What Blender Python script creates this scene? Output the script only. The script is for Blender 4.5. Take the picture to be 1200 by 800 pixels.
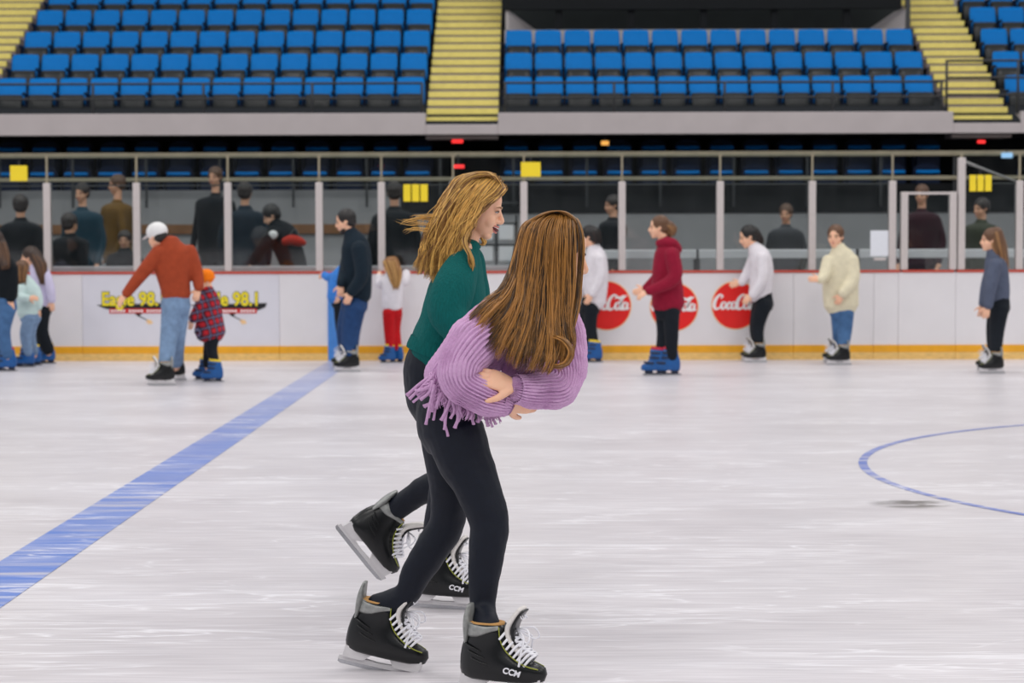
import bpy, math, random
from mathutils import Vector, Matrix
random.seed(7)
for _o in list(bpy.data.objects):
    bpy.data.objects.remove(_o)
S = bpy.context.scene
COL = S.collection
PI = math.pi

# ------------------------------------------------------------------ camera
FPX = 2450.0
cam = bpy.data.cameras.new('camera')
cam.sensor_fit = 'HORIZONTAL'
cam.sensor_width = 36.0
cam.lens = FPX * 36.0 / 1200.0
cam.clip_end = 300
cam.dof.use_dof = True
cam.dof.focus_distance = 7.1
cam.dof.aperture_fstop = 5.0
CAM = bpy.data.objects.new('camera', cam)
COL.objects.link(CAM)
CAMR = (Matrix.Rotation(math.radians(0.5), 3, 'Z') @ Matrix.Rotation(math.radians(90 - 2.83), 3, 'X')
        @ Matrix.Rotation(math.radians(-0.14), 3, 'Z'))
CAMP = Vector((0, 0, 1.46))
CAM.matrix_world = Matrix.Translation(CAMP) @ CAMR.to_4x4()
S.camera = CAM

# ------------------------------------------------------------------ world, lamps, exposure
W = bpy.data.worlds.new('arena_air')
S.world = W
W.use_nodes = True
W.node_tree.nodes['Background'].inputs[0].default_value = (0.97, 0.97, 1.0, 1)
W.node_tree.nodes['Background'].inputs[1].default_value = 0.56
S.view_settings.view_transform = 'Standard'
S.view_settings.look = 'None'
S.view_settings.exposure = 0.11
S.view_settings.gamma = 1.0
S.view_settings.use_curve_mapping = False
for ix in range(4):
    for iy in range(4):
        ld = bpy.data.lights.new('arena_lamp', 'AREA')
        ld.shape = 'RECTANGLE'
        ld.size = 4.0
        ld.size_y = 1.6
        ld.energy = 310
        ld.color = (1.0, 0.965, 0.93)
        lo = bpy.data.objects.new('arena_lamp', ld)
        lo.location = (-15 + ix * 10, -12 + iy * 12.0, 14.0)
        COL.objects.link(lo)

# ------------------------------------------------------------------ helpers
def ray(px, py):
    return CAMR @ Vector(((px - 600) / FPX, -(py - 400) / FPX, -1.0))

def at(px, py, Y):
    d = ray(px, py)
    return CAMP + d * (Y / d.y)

def ground(px, py):
    d = ray(px, py)
    return CAMP + d * (-CAMP.z / d.z)

def mat(name, color, rough=0.6, metal=0.0, noise=0.0, nscale=30.0, bump=0.0, bscale=120.0, spec=0.5, sheen=0.0, sss=0.0, stretch=None):
    m = bpy.data.materials.new(name)
    m.use_nodes = True
    nt = m.node_tree
    b = nt.nodes['Principled BSDF']
    c = (*color, 1)
    b.inputs['Base Color'].default_value = c
    b.inputs['Roughness'].default_value = rough
    b.inputs['Metallic'].default_value = metal
    b.inputs['Specular IOR Level'].default_value = spec
    if sheen:
        b.inputs['Sheen Weight'].default_value = sheen
        b.inputs['Sheen Roughness'].default_value = 0.5
    if sss:
        b.inputs['Subsurface Weight'].default_value = sss
        b.inputs['Subsurface Radius'].default_value = (0.01, 0.004, 0.002)
        b.inputs['Subsurface Scale'].default_value = 1.0
    tc = nt.nodes.new('ShaderNodeTexCoord')
    mp = nt.nodes.new('ShaderNodeMapping')
    if stretch:
        mp.inputs['Scale'].default_value = stretch
    nt.links.new(tc.outputs['Object'], mp.inputs[0])
    if noise:
        n = nt.nodes.new('ShaderNodeTexNoise')
        n.inputs['Scale'].default_value = nscale
        n.inputs['Detail'].default_value = 4
        nt.links.new(mp.outputs[0], n.inputs['Vector'])
        r = nt.nodes.new('ShaderNodeValToRGB')
        r.color_ramp.elements[0].position = 0.3
        r.color_ramp.elements[1].position = 0.7
        r.color_ramp.elements[0].color = tuple(max(0, v * (1 - noise)) for v in color) + (1,)
        r.color_ramp.elements[1].color = tuple(min(1, v * (1 + noise)) for v in color) + (1,)
        nt.links.new(n.outputs[0], r.inputs[0])
        nt.links.new(r.outputs[0], b.inputs['Base Color'])
    if bump:
        n2 = nt.nodes.new('ShaderNodeTexNoise')
        n2.inputs['Scale'].default_value = bscale
        n2.inputs['Detail'].default_value = 3
        nt.links.new(mp.outputs[0], n2.inputs['Vector'])
        bp = nt.nodes.new('ShaderNodeBump')
        bp.inputs['Strength'].default_value = bump
        bp.inputs['Distance'].default_value = 0.01
        nt.links.new(n2.outputs[0], bp.inputs['Height'])
        nt.links.new(bp.outputs[0], b.inputs['Normal'])
    return m

def srgb(r, g, b):
    def f(v):
        v /= 255.0
        return v / 12.92 if v <= 0.04045 else ((v + 0.055) / 1.055) ** 2.4
    return (f(r), f(g), f(b))

def catmull(pts, sub):
    """pts: list of float tuples -> denser list through them"""
    if len(pts) < 3 or sub < 2:
        if sub < 2 or len(pts) < 2:
            return [tuple(p) for p in pts]
    out = []
    n = len(pts)
    for i in range(n - 1):
        p0 = pts[max(i - 1, 0)]; p1 = pts[i]; p2 = pts[i + 1]; p3 = pts[min(i + 2, n - 1)]
        for k in range(sub):
            t = k / sub
            t2 = t * t; t3 = t2 * t
            out.append(tuple(0.5 * (2 * b + (c - a) * t + (2 * a - 5 * b + 4 * c - d) * t2 + (3 * b - a - 3 * c + d) * t3)
                             for a, b, c, d in zip(p0, p1, p2, p3)))
    out.append(tuple(pts[-1]))
    return out

class MB:
    """collects shapes; build() links them as one mesh object"""
    def __init__(s):
        s.v = []; s.f = []; s.tone = []; s.t = 0.5; s.mi = []; s.m = 0
    def add(s, vs, fs):
        o = len(s.v)
        s.v += [tuple(p) for p in vs]
        s.tone += [s.t] * len(vs)
        for f in fs:
            s.f.append(tuple(i + o for i in f)); s.mi.append(s.m)
        return s
    def box(s, lo, hi, M=None, bev=0.0):
        x0, y0, z0 = lo; x1, y1, z1 = hi
        if bev <= 0:
            vs = [Vector(p) for p in ((x0,y0,z0),(x1,y0,z0),(x1,y1,z0),(x0,y1,z0),(x0,y0,z1),(x1,y0,z1),(x1,y1,z1),(x0,y1,z1))]
            fs = [(0,3,2,1),(4,5,6,7),(0,1,5,4),(1,2,6,5),(2,3,7,6),(3,0,4,7)]
        else:
            c = bev
            def r(z, i):
                a = [(x0+c-i,y0+0-i+0),(x1-c+i,y0-i),(x1+i,y0+c-i),(x1+i,y1-c+i),(x1-c+i,y1+i),(x0+c-i,y1+i),(x0-i,y1-c+i),(x0-i,y0+c-i)]
                return [Vector((px, py, z)) for px, py in a]
            vs = r(z0, -c*0.6) + r(z0 + c, 0) + r(z1 - c, 0) + r(z1, -c*0.6)
            fs = [tuple(range(7, -1, -1)), tuple(range(24, 32))]
            for k in range(3):
                for j in range(8):
                    a = k*8 + j; b = k*8 + (j+1) % 8
                    fs.append((a, b, b+8, a+8))
        if M: vs = [M @ p for p in vs]
        return s.add(vs, fs)
    def prism(s, poly, z0, z1, M=None):
        """poly in xz plane, extruded along y from z0 to z1"""
        n = len(poly)
        vs = [Vector((x, z0, z)) for x, z in poly] + [Vector((x, z1, z)) for x, z in poly]
        fs = [tuple(range(n)), tuple(range(2*n-1, n-1, -1))]
        for i in range(n):
            j = (i+1) % n
            fs.append((i, i+n, j+n, j))
        if M: vs = [M @ p for p in vs]
        return s.add(vs, fs)
    def ell(s, c, r, M=None, nu=16, nv=10):
        vs = []; fs = []
        c = Vector(c)
        for j in range(1, nv):
            ph = PI * j / nv
            for i in range(nu):
                th = 2*PI*i/nu
                vs.append(c + Vector((r[0]*math.sin(ph)*math.cos(th), r[1]*math.sin(ph)*math.sin(th), r[2]*math.cos(ph))))
        for j in range(nv-2):
            for i in range(nu):
                a = j*nu+i; b = j*nu+(i+1) % nu
                fs.append((a, a+nu, b+nu, b))
        vs.append(c + Vector((0,0,r[2]))); vs.append(c - Vector((0,0,r[2])))
        t = len(vs)-2
        for i in range(nu):
            fs.append((t, i, (i+1) % nu))
            fs.append((t+1, (nv-2)*nu+(i+1) % nu, (nv-2)*nu+i))
        if M: vs = [M @ p for p in vs]
        return s.add(vs, fs)
    def tube(s, st, n=14, sub=4, cap='round', ribs=0, rd=0.0, M=None, tones=None, ref=Vector((0,1,0)), sq=0.0, knit=0.0):
        """st: list of (Vector, a, b): a = half-width across, b = half-depth"""
        d = catmull([(p[0], p[1], p[2], a, b) for p, a, b in st], sub)
        P = [Vector(q[:3]) for q in d]
        A = [max(q[3], 1e-4) for q in d]; B = [max(q[4], 1e-4) for q in d]
        N = len(P); T = []
        for i in range(N):
            t = P[min(i+1, N-1)] - P[max(i-1, 0)]
            T.append(t.normalized() if t.length > 1e-9 else Vector((0,0,1)))
        U = []
        for i in range(N):
            u = T[i].cross(ref)
            if u.length < 0.25 and U:
                u = U[-1] - T[i] * U[-1].dot(T[i])
            elif u.length < 1e-4:
                u = Vector((1,0,0)) - T[i] * T[i].x
            u.normalize()
            if U and u.dot(U[-1]) < 0: u = -u
            U.append(u)
        rings = []
        def ring(p, t, u, a, b, k=0):
            v = t.cross(u)
            out = []
            for i in range(n):
                th = 2*PI*i/n
                m = 1.0
                if ribs:
                    m = 1.0
                    off = rd * (abs(math.cos(ribs*th*0.5)) ** 0.6 - 0.5)
                    if knit: off += knit * (k % 2)
                else: off = 0
                ct = math.cos(th); sn = math.sin(th)
                if sq:
                    q = (abs(ct)**(2+sq) + abs(sn)**(2+sq)) ** (-1/(2+sq))
                    ct *= q; sn *= q
                out.append(p + u*((a+off)*ct) + v*((b+off)*sn))
            return out
        if cap == 'round':
            h = min(A[0], B[0])
            for ang in (75, 40):
                r = math.radians(ang)
                rings.append(ring(P[0] - T[0]*h*math.sin(r)*0.8, T[0], U[0], A[0]*math.cos(r), B[0]*math.cos(r)))
        for i in range(N):
            rings.append(ring(P[i], T[i], U[i], A[i], B[i], i))
        if cap == 'round':
            h = min(A[-1], B[-1])
            for ang in (40, 75):
                r = math.radians(ang)
                rings.append(ring(P[-1] + T[-1]*h*math.sin(r)*0.8, T[-1], U[-1], A[-1]*math.cos(r), B[-1]*math.cos(r)))
        vs = [p for r in rings for p in r]
        fs = []
        for k in range(len(rings)-1):
            for i in range(n):
                a = k*n+i; b = k*n+(i+1) % n
                fs.append((a, b, b+n, a+n))
        if cap != 'open':
            fs.append(tuple(range(n-1, -1, -1)))
            e = (len(rings)-1)*n
            fs.append(tuple(range(e, e+n)))
        if M: vs = [M @ p for p in vs]
        return s.add(vs, fs)
    def mesh(s, name, smooth=True, mats=()):
        me = bpy.data.meshes.new(name)
        me.from_pydata(s.v, [], s.f)
        for m in mats: me.materials.append(m)
        if len(mats) > 1: me.polygons.foreach_set('material_index', s.mi)
        if smooth: me.polygons.foreach_set('use_smooth', [True]*len(me.polygons))
        at_ = me.attributes.new('tone', 'FLOAT', 'POINT')
        at_.data.foreach_set('value', s.tone)
        me.update()
        return me
    def build(s, name, m, parent=None, smooth=True, remesh=0.0, it=4, loc=None):
        mats = m if isinstance(m, (list, tuple)) else (m,)
        me = s.mesh(name, smooth, mats)
        if remesh:
            me = voxel(me, remesh, it, mats)
        return link(name, me, parent, loc)

def voxel(me, size, it, mats):
    o = bpy.data.objects.new('tmp', me); COL.objects.link(o)
    r = o.modifiers.new('r', 'REMESH'); r.mode = 'VOXEL'; r.voxel_size = size; r.use_smooth_shade = True
    if it:
        sm = o.modifiers.new('s', 'SMOOTH'); sm.factor = 0.5; sm.iterations = it
    dg = bpy.context.evaluated_depsgraph_get()
    nm = bpy.data.meshes.new_from_object(o.evaluated_get(dg))
    bpy.data.objects.remove(o); bpy.data.meshes.remove(me)
    nm.materials.clear()
    for m in mats: nm.materials.append(m)
    nm.polygons.foreach_set('use_smooth', [True]*len(nm.polygons))
    return nm

def link(name, me, parent=None, loc=None):
    o = bpy.data.objects.new(name, me)
    COL.objects.link(o)
    if parent: o.parent = parent
    if loc is not None: o.location = loc
    return o

def thing(name, label, cat, loc=(0,0,0), group=None, rotz=0.0):
    o = link(name, None, None, loc)
    o.rotation_euler = (0, 0, rotz)
    return tag(o, label, cat, group)

def tag(o, label, cat, group=None):
    o['label'] = label; o['category'] = cat
    if group: o['group'] = group
    return o

def struct(o, label=None):
    o['kind'] = 'structure'
    if label: o['label'] = label
    return o

def dup(root, loc=None, parent=None):
    c = root.copy(); COL.objects.link(c)
    if loc is not None: c.location = loc
    c.parent = parent
    for ch in root.children:
        dup(ch, None, c)
    return c

def text_mesh(body, size, offset=0.0, extrude=0.002, shear=0.0, space=1.0, align='CENTER'):
    cu = bpy.data.curves.new('t', 'FONT')
    cu.body = body; cu.size = size; cu.offset = offset; cu.extrude = extrude; cu.shear = shear
    cu.space_character = space; cu.align_x = align; cu.align_y = 'CENTER'
    o = bpy.data.objects.new('t', cu); COL.objects.link(o)
    dg = bpy.context.evaluated_depsgraph_get()
    me = bpy.data.meshes.new_from_object(o.evaluated_get(dg))
    bpy.data.objects.remove(o)
    return me

ORD = ['first','second','third','fourth','fifth','sixth','seventh','eighth','ninth','tenth','eleventh','twelfth','thirteenth','fourteenth','fifteenth']

# ------------------------------------------------------------------ materials
def ice_mat(name, paint=None, stain=False):
    m = bpy.data.materials.new(name); m.use_nodes = True
    nt = m.node_tree; N = nt.nodes; L = nt.links
    b = N['Principled BSDF']
    tc = N.new('ShaderNodeTexCoord')
    def nz(scale, st, detail=5, rot=0.0):
        mp = N.new('ShaderNodeMapping'); mp.inputs['Scale'].default_value = st; mp.inputs['Rotation'].default_value = (0,0,rot)
        L.new(tc.outputs['Object'], mp.inputs[0])
        n = N.new('ShaderNodeTexNoise'); n.inputs['Scale'].default_value = scale; n.inputs['Detail'].default_value = detail
        L.new(mp.outputs[0], n.inputs['Vector']); return n.outputs[0]
    def ramp(src, stops):
        r = N.new('ShaderNodeValToRGB'); e = r.color_ramp.elements
        while len(e) < len(stops): e.new(0.5)
        for i, (p, c) in enumerate(stops):
            e[i].position = p; e[i].color = (*c, 1)
        L.new(src, r.inputs[0]); return r.outputs[0]
    def mix(f, a, c):
        x = N.new('ShaderNodeMix'); x.data_type = 'RGBA'
        if isinstance(f, float): x.inputs[0].default_value = f
        else: L.new(f, x.inputs[0])
        for s, v in ((6, a), (7, c)):
            if isinstance(v, tuple): x.inputs[s].default_value = (*v, 1)
            else: L.new(v, x.inputs[s])
        return x.outputs[2]
    base = ramp(nz(1.1, (0.35, 1.0, 1), 8), [(0.25, srgb(206,201,205)), (0.55, srgb(218,214,218)), (0.78, srgb(225,222,227))])
    grit = ramp(nz(30, (0.09, 1.0, 1), 10), [(0.33, (0.86,0.855,0.86)), (0.62, (1.0,1.0,1.0))])
    mm = N.new('ShaderNodeMix'); mm.data_type = 'RGBA'; mm.blend_type = 'MULTIPLY'; mm.inputs[0].default_value = 1.0
    L.new(base, mm.inputs[6]); L.new(grit, mm.inputs[7])
    col = mm.outputs[2]
    s1 = ramp(nz(8.0, (0.08, 1.0, 1), 3, 0.06), [(0.475, (0,0,0)), (0.5, (1,1,1)), (0.525, (0,0,0))])
    s2 = ramp(nz(3.0, (0.22, 1.0, 1), 4, -0.35), [(0.488, (0,0,0)), (0.5, (1,1,1)), (0.512, (0,0,0))])
    gate = ramp(nz(1.6, (0.5, 1, 1), 3), [(0.38, (0,0,0)), (0.62, (1,1,1))])
    sm = N.new('ShaderNodeMath'); sm.operation = 'MAXIMUM'; L.new(s1, sm.inputs[0]); L.new(s2, sm.inputs[1])
    sg = N.new('ShaderNodeMath'); sg.operation = 'MULTIPLY'; L.new(sm.outputs[0], sg.inputs[0]); L.new(gate, sg.inputs[1])
    sk = N.new('ShaderNodeMath'); sk.operation = 'MULTIPLY'; L.new(sg.outputs[0], sk.inputs[0]); sk.inputs[1].default_value = 0.75
    if paint:
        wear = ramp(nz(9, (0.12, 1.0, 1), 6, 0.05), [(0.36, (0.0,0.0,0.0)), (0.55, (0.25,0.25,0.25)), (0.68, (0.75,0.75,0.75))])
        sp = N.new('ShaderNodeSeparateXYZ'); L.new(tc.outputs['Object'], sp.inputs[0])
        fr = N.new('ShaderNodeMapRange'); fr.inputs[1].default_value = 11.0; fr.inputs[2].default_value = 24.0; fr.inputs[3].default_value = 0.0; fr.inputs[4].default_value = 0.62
        L.new(sp.outputs[1], fr.inputs[0])      # paint pales steadily towards the far boards
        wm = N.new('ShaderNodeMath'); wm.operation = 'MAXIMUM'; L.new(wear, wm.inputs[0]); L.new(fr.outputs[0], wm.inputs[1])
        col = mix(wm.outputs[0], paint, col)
    if stain:
        geo = N.new('ShaderNodeMapping')
        c = ground(1066, 590)
        geo.inputs['Location'].default_value = (-c.x/0.24, -c.y/0.24, 0)
        geo.inputs['Scale'].default_value = (1/0.24, 1/0.24, 0)
        L.new(tc.outputs['Object'], geo.inputs[0])
        ln = N.new('ShaderNodeVectorMath'); ln.operation = 'LENGTH'; L.new(geo.outputs[0], ln.inputs[0])
        fall = ramp(ln.outputs['Value'], [(0.55, (1,1,1)), (1.0, (0,0,0))])
        bl = ramp(nz(9, (0.55, 1.0, 1), 4), [(0.40, (0,0,0)), (0.50, (1,1,1))])
        st = N.new('ShaderNodeMath'); st.operation = 'MULTIPLY'; L.new(fall, st.inputs[0]); L.new(bl, st.inputs[1])
        s3 = N.new('ShaderNodeMath'); s3.operation = 'MULTIPLY'; L.new(st.outputs[0], s3.inputs[0]); s3.inputs[1].default_value = 0.8
        col = mix(s3.outputs[0], col, srgb(84,78,72))
    col = mix(sk.outputs[0], col, srgb(246,245,250))
    L.new(col, b.inputs['Base Color'])
    rr = N.new('ShaderNodeMapRange'); rr.inputs[3].default_value = 0.28; rr.inputs[4].default_value = 0.42
    L.new(nz(4, (0.3, 1, 1), 4), rr.inputs[0]); L.new(rr.outputs[0], b.inputs['Roughness'])
    b.inputs['IOR'].default_value = 1.31
    bp = N.new('ShaderNodeBump'); bp.inputs['Strength'].default_value = 0.25; bp.inputs['Distance'].default_value = 0.004
    L.new(nz(16, (0.2, 1, 1), 5), bp.inputs['Height']); L.new(bp.outputs[0], b.inputs['Normal'])
    return m

M = {}
M['ice'] = ice_mat('scratched_ice', None, True)
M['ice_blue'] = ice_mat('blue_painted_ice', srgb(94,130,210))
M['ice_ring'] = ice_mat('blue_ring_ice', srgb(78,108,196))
M['board'] = mat('white_board', srgb(232,230,233), 0.35, noise=0.02, nscale=3)
M['decal'] = mat('pale_decal', srgb(224,224,233), 0.4, noise=0.015, nscale=5)
M['kick'] = mat('yellow_kick_plate', srgb(240,172,30), 0.4, noise=0.06, nscale=8)
M['kick2'] = mat('pale_kick_plate', srgb(236,196,120), 0.45, noise=0.14, nscale=14, stretch=(1,1,4))  # lower strip, a paler yellow than the plate above
M['cap'] = mat('red_cap_rail', srgb(196,66,44), 0.4)
M['post'] = mat('pale_aluminium', srgb(206,198,196), 0.45, metal=0.15, noise=0.03, nscale=20)
M['blue_stripe'] = mat('blue_stripe', srgb(72,138,215), 0.4, noise=0.06, nscale=20)
M['red'] = mat('sponsor_red', srgb(236,22,16), 0.4, noise=0.03, nscale=10)
M['gold'] = mat('pale_gold_edge', srgb(245,205,150), 0.4, noise=0.02)
M['white'] = mat('white_print', srgb(245,243,243), 0.5, noise=0.01)
M['yellow'] = mat('yellow_print', srgb(248,228,40), 0.5, noise=0.02)
M['black'] = mat('black_print', srgb(16,18,22), 0.5, noise=0.1)
M['printred'] = mat('red_print', srgb(205,40,38), 0.5, noise=0.03)
M['seat'] = mat('blue_seat_plastic', srgb(0,124,208), 0.5, noise=0.05, nscale=8, spec=0.15)
M['seat_low'] = M['seat']
M['pan'] = mat('charcoal_seat_pan', srgb(20,26,28), 0.3, noise=0.1, nscale=20, spec=0.45)
M['stand'] = mat('dark_navy_frame_and_shade', srgb(6,24,52), 0.5, noise=0.1, spec=0.2)
M['concrete'] = mat('pale_concrete', srgb(200,191,192), 0.8, noise=0.04, nscale=2.5, bump=0.1, bscale=40)
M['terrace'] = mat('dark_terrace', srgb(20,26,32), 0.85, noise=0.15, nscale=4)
M['riser'] = mat('grey_riser', srgb(150,138,136), 0.8, noise=0.08, nscale=5)
M['nosing'] = mat('yellow_nosing', srgb(250,232,128), 0.6, noise=0.06, nscale=9)
M['rail'] = mat('black_rail', srgb(18,22,26), 0.35, noise=0.1, spec=0.8)
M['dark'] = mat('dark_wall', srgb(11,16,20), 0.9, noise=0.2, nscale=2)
M['grey_dark'] = mat('dark_grey_panel', srgb(52,58,58), 0.8, noise=0.08, nscale=3)
M['beige_rail'] = mat('beige_metal_rail', srgb(150,142,120), 0.5, noise=0.12, nscale=4)
M['wall_grey'] = mat('mid_grey_wall', srgb(140,140,142), 0.85, noise=0.06, nscale=3)
M['brown'] = mat('brown_timber', srgb(120,82,50), 0.7, noise=0.15, nscale=6)
M['floor_dark'] = mat('dark_floor', srgb(58,60,62), 0.8, noise=0.1, nscale=3)
M['light_wall'] = mat('light_grey_wall', srgb(184,178,178), 0.8, noise=0.03, nscale=3)
M['notice'] = mat('yellow_notice', srgb(250,222,40), 0.6, noise=0.03, nscale=4)
M['paper'] = mat('white_paper', srgb(232,236,244), 0.6, noise=0.02)

def emis(name, col, st):
    m = bpy.data.materials.new(name); m.use_nodes = True
    b = m.node_tree.nodes['Principled BSDF']
    b.inputs['Base Color'].default_value = (*col, 1)
    b.inputs['Emission Color'].default_value = (*col, 1)
    b.inputs['Emission Strength'].default_value = st
    return m
M['exit'] = emis('red_lit_sign', (0.9, 0.03, 0.03), 1.2)
M['amber'] = emis('amber_lamp', (0.9, 0.42, 0.08), 0.8)
M['screen'] = emis('pale_blue_screen', (0.35, 0.6, 0.9), 0.5)

g = bpy.data.materials.new('clear_rink_glass'); g.use_nodes = True
nt = g.node_tree
for n in list(nt.nodes):
    if n.type == 'BSDF_PRINCIPLED': nt.nodes.remove(n)
tr = nt.nodes.new('ShaderNodeBsdfTransparent'); tr.inputs[0].default_value = (0.93, 0.97, 0.97, 1)
gl = nt.nodes.new('ShaderNodeBsdfGlossy'); gl.inputs['Roughness'].default_value = 0.04
df = nt.nodes.new('ShaderNodeBsdfDiffuse'); df.inputs[0].default_value = (0.75, 0.78, 0.8, 1)
lw = nt.nodes.new('ShaderNodeFresnel'); lw.inputs[0].default_value = 1.5
mx = nt.nodes.new('ShaderNodeMixShader'); mx2 = nt.nodes.new('ShaderNodeMixShader')
nz_ = nt.nodes.new('ShaderNodeTexNoise'); nz_.inputs['Scale'].default_value = 5; nz_.inputs['Detail'].default_value = 6
mr = nt.nodes.new('ShaderNodeMapRange'); mr.inputs[1].default_value = 0.35; mr.inputs[2].default_value = 0.8; mr.inputs[3].default_value = 0.0; mr.inputs[4].default_value = 0.018
nt.links.new(nz_.outputs[0], mr.inputs[0])
nt.links.new(lw.outputs[0], mx.inputs[0]); nt.links.new(tr.outputs[0], mx.inputs[1]); nt.links.new(gl.outputs[0], mx.inputs[2])
nt.links.new(mr.outputs[0], mx2.inputs[0]); nt.links.new(mx.outputs[0], mx2.inputs[1]); nt.links.new(df.outputs[0], mx2.inputs[2])
nt.links.new(mx2.outputs[0], nt.nodes['Material Output'].inputs[0])
M['glass'] = g

# ------------------------------------------------------------------ ice
BY = 25.0
mb = MB(); mb.add([(-45,-16.3,0),(45,-16.3,0),(45,BY+0.02,0),(-45,BY+0.02,0)], [(0,1,2,3)])
struct(mb.build('floor', M['ice'], smooth=False), 'white scratched ice sheet of the rink')
# painted blue line: perpendicular to the boards, 0.305 m wide
xb = 0.5*(ground(0, 681.5).x + ground(300, 489).x)
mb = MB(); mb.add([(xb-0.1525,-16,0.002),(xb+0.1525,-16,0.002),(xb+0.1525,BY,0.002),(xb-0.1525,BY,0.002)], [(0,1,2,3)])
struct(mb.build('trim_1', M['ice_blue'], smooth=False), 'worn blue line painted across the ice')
# face-off circle through three points of its arc
pa, pb_, pc = ground(1200, 498), ground(1011, 541), ground(1200, 603)
def circ(a, b, c):
    d = 2*(a.x*(b.y-c.y)+b.x*(c.y-a.y)+c.x*(a.y-b.y))
    ux = ((a.x**2+a.y**2)*(b.y-c.y)+(b.x**2+b.y**2)*(c.y-a.y)+(c.x**2+c.y**2)*(a.y-b.y))/d
    uy = ((a.x**2+a.y**2)*(c.x-b.x)+(b.x**2+b.y**2)*(a.x-c.x)+(c.x**2+c.y**2)*(b.x-a.x))/d
    return ux, uy, math.hypot(a.x-ux, a.y-uy)
cx, cy, cr = circ(pa, pb_, pc)
mb = MB(); n = 160; vs = []; fs = []
for i in range(n):
    t = 2*PI*i/n
    for r in (cr-0.028, cr+0.028):
        vs.append((cx+r*math.cos(t), cy+r*math.sin(t), 0.002))
for i in range(n):
    a = 2*i; b = 2*((i+1) % n); fs.append((a, a+1, b+1, b))
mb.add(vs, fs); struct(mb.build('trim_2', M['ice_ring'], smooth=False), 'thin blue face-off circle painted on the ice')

# unseen near side: boards, and a dark wall added to block glass reflections
struct(MB().box((-45, -16.3, 0), (45, -16.0, 1.05)).build('wall_front', M['board'], None, False), 'white boards on the near side of the rink')
struct(MB().box((-45, -18.5, 0), (45, -18.2, 6.5)).build('wall_front_blocker', M['terrace'], None, False), 'unseen dark wall added to keep glass reflections dark')
# ------------------------------------------------------------------ dasher boards and glass
def X(px, Y, py=320): return at(px, py, Y).x
def Z(py, Y, px=600): return at(px, py, Y).z
boards = thing('dasher_boards', 'white rink boards with yellow kick plate, red cap rail and glass above', 'boards', (0, BY, 0))
ztop = Z(320, BY); zk = Z(405, BY)
seams = [-330, -90, 96, 327, 560, 680, 930, 1024, 1053, 1120, 1330, 1560]
xs = [X(p, BY) for p in seams]
for i in range(len(xs)-1):
    a, b = xs[i]+0.0012, xs[i+1]-0.0012
    mt = M['decal'] if seams[i] == 96 else M['board']
    MB().box((a, 0.0, zk), (b, 0.10, ztop), bev=0.004).build('board_panel', mt, boards, False)
    p = MB(); p.box((a, -0.012, zk-0.085), (b, 0.09, zk), bev=0.003)
    k = p.build('kick_plate', M['kick'], boards, False)
    MB().box((a, -0.012, 0.0), (b, 0.09, zk-0.086), bev=0.003).build('kick_plate_foot', M['kick2'], k, False)
for a, b in ((xs[0], X(1055, BY)), (X(1057, BY), X(1118, BY)), (X(1121, BY), xs[-1])):
    MB().box((a, -0.02, ztop), (b, 0.14, ztop+0.026), bev=0.006).build('cap_rail', M['cap'], boards, False)
# the blue line carried up the boards
MB().box((X(384, BY), -0.016, 0.0), (X(399, BY), 0.0, ztop-0.005)).build('blue_stripe', M['blue_stripe'], boards, False)
# posts
ptop = Z(213, BY)
posts = [-52, 55, 160, 267, 374, 447, 531, 614, 729, 844, 952, 1046, 1127, 1195, 1270]
for p in posts:
    x = X(p, BY, 270); zt = Z(186, BY) if p == 1127 else ptop
    po = MB().box((x-0.042, -0.01, ztop+0.03), (x+0.042, 0.10, zt), bev=0.008).build('glass_post', M['post'], boards, False)
    MB().box((x-0.012, 0.02, zt), (x+0.012, 0.05, Z(181, BY))).build('joint_strip', M['beige_rail'], po, False)
gate_posts = [1060, 1117]
for p in gate_posts:
    x = X(p, BY, 270)
    MB().box((x-0.042, -0.01, ztop+0.03), (x+0.042, 0.10, Z(226, BY)), bev=0.008).build('gate_post', M['post'], boards, False)
MB().box((X(1063, BY), 0.0, Z(229, BY)), (X(1114, BY), 0.05, Z(226, BY))).build('gate_top_bar', M['post'], boards, False)
allp = sorted(posts)
for a, b in zip(allp[:-1], allp[1:]):
    xa, xb2 = X(a, BY, 270)+0.03, X(b, BY, 270)-0.03
    zt = Z(181, BY)
    if a == 1046: zt = Z(228, BY)
    gp = MB().box((xa, 0.025, ztop+0.03), (xb2, 0.037, zt)).build('glass_pane', M['glass'], boards, False)
    if a != 1046:
        MB().box((xa+0.01, 0.02, Z(217, BY)), (xb2-0.01, 0.042, Z(215.4, BY))).build('pane_clip_strip', M['grey_dark'], gp, False)
# slanting cable and arm at the tall post
p0 = at(1129, 189, BY+0.05); p1 = at(1195, 214, BY+0.05)
o0 = Vector((0, BY, 0))
MB().tube([(p0-o0, 0.02, 0.02), ((p0+p1)/2-o0, 0.014, 0.014), (p1-o0, 0.01, 0.01)], n=8, sub=1).build('stay_arm', M['post'], boards)
# white paper on the glass
MB().box((X(1020, BY), 0.010, Z(301, BY)), (X(1041, BY), 0.022, Z(271, BY))).build('paper_notice', M['paper'], boards, False)
MB().box((X(1024, BY), 0.0, Z(306, BY)), (X(1038, BY), 0.04, Z(303, BY)), bev=0.004).build('gate_latch', M['post'], boards, False)

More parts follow.
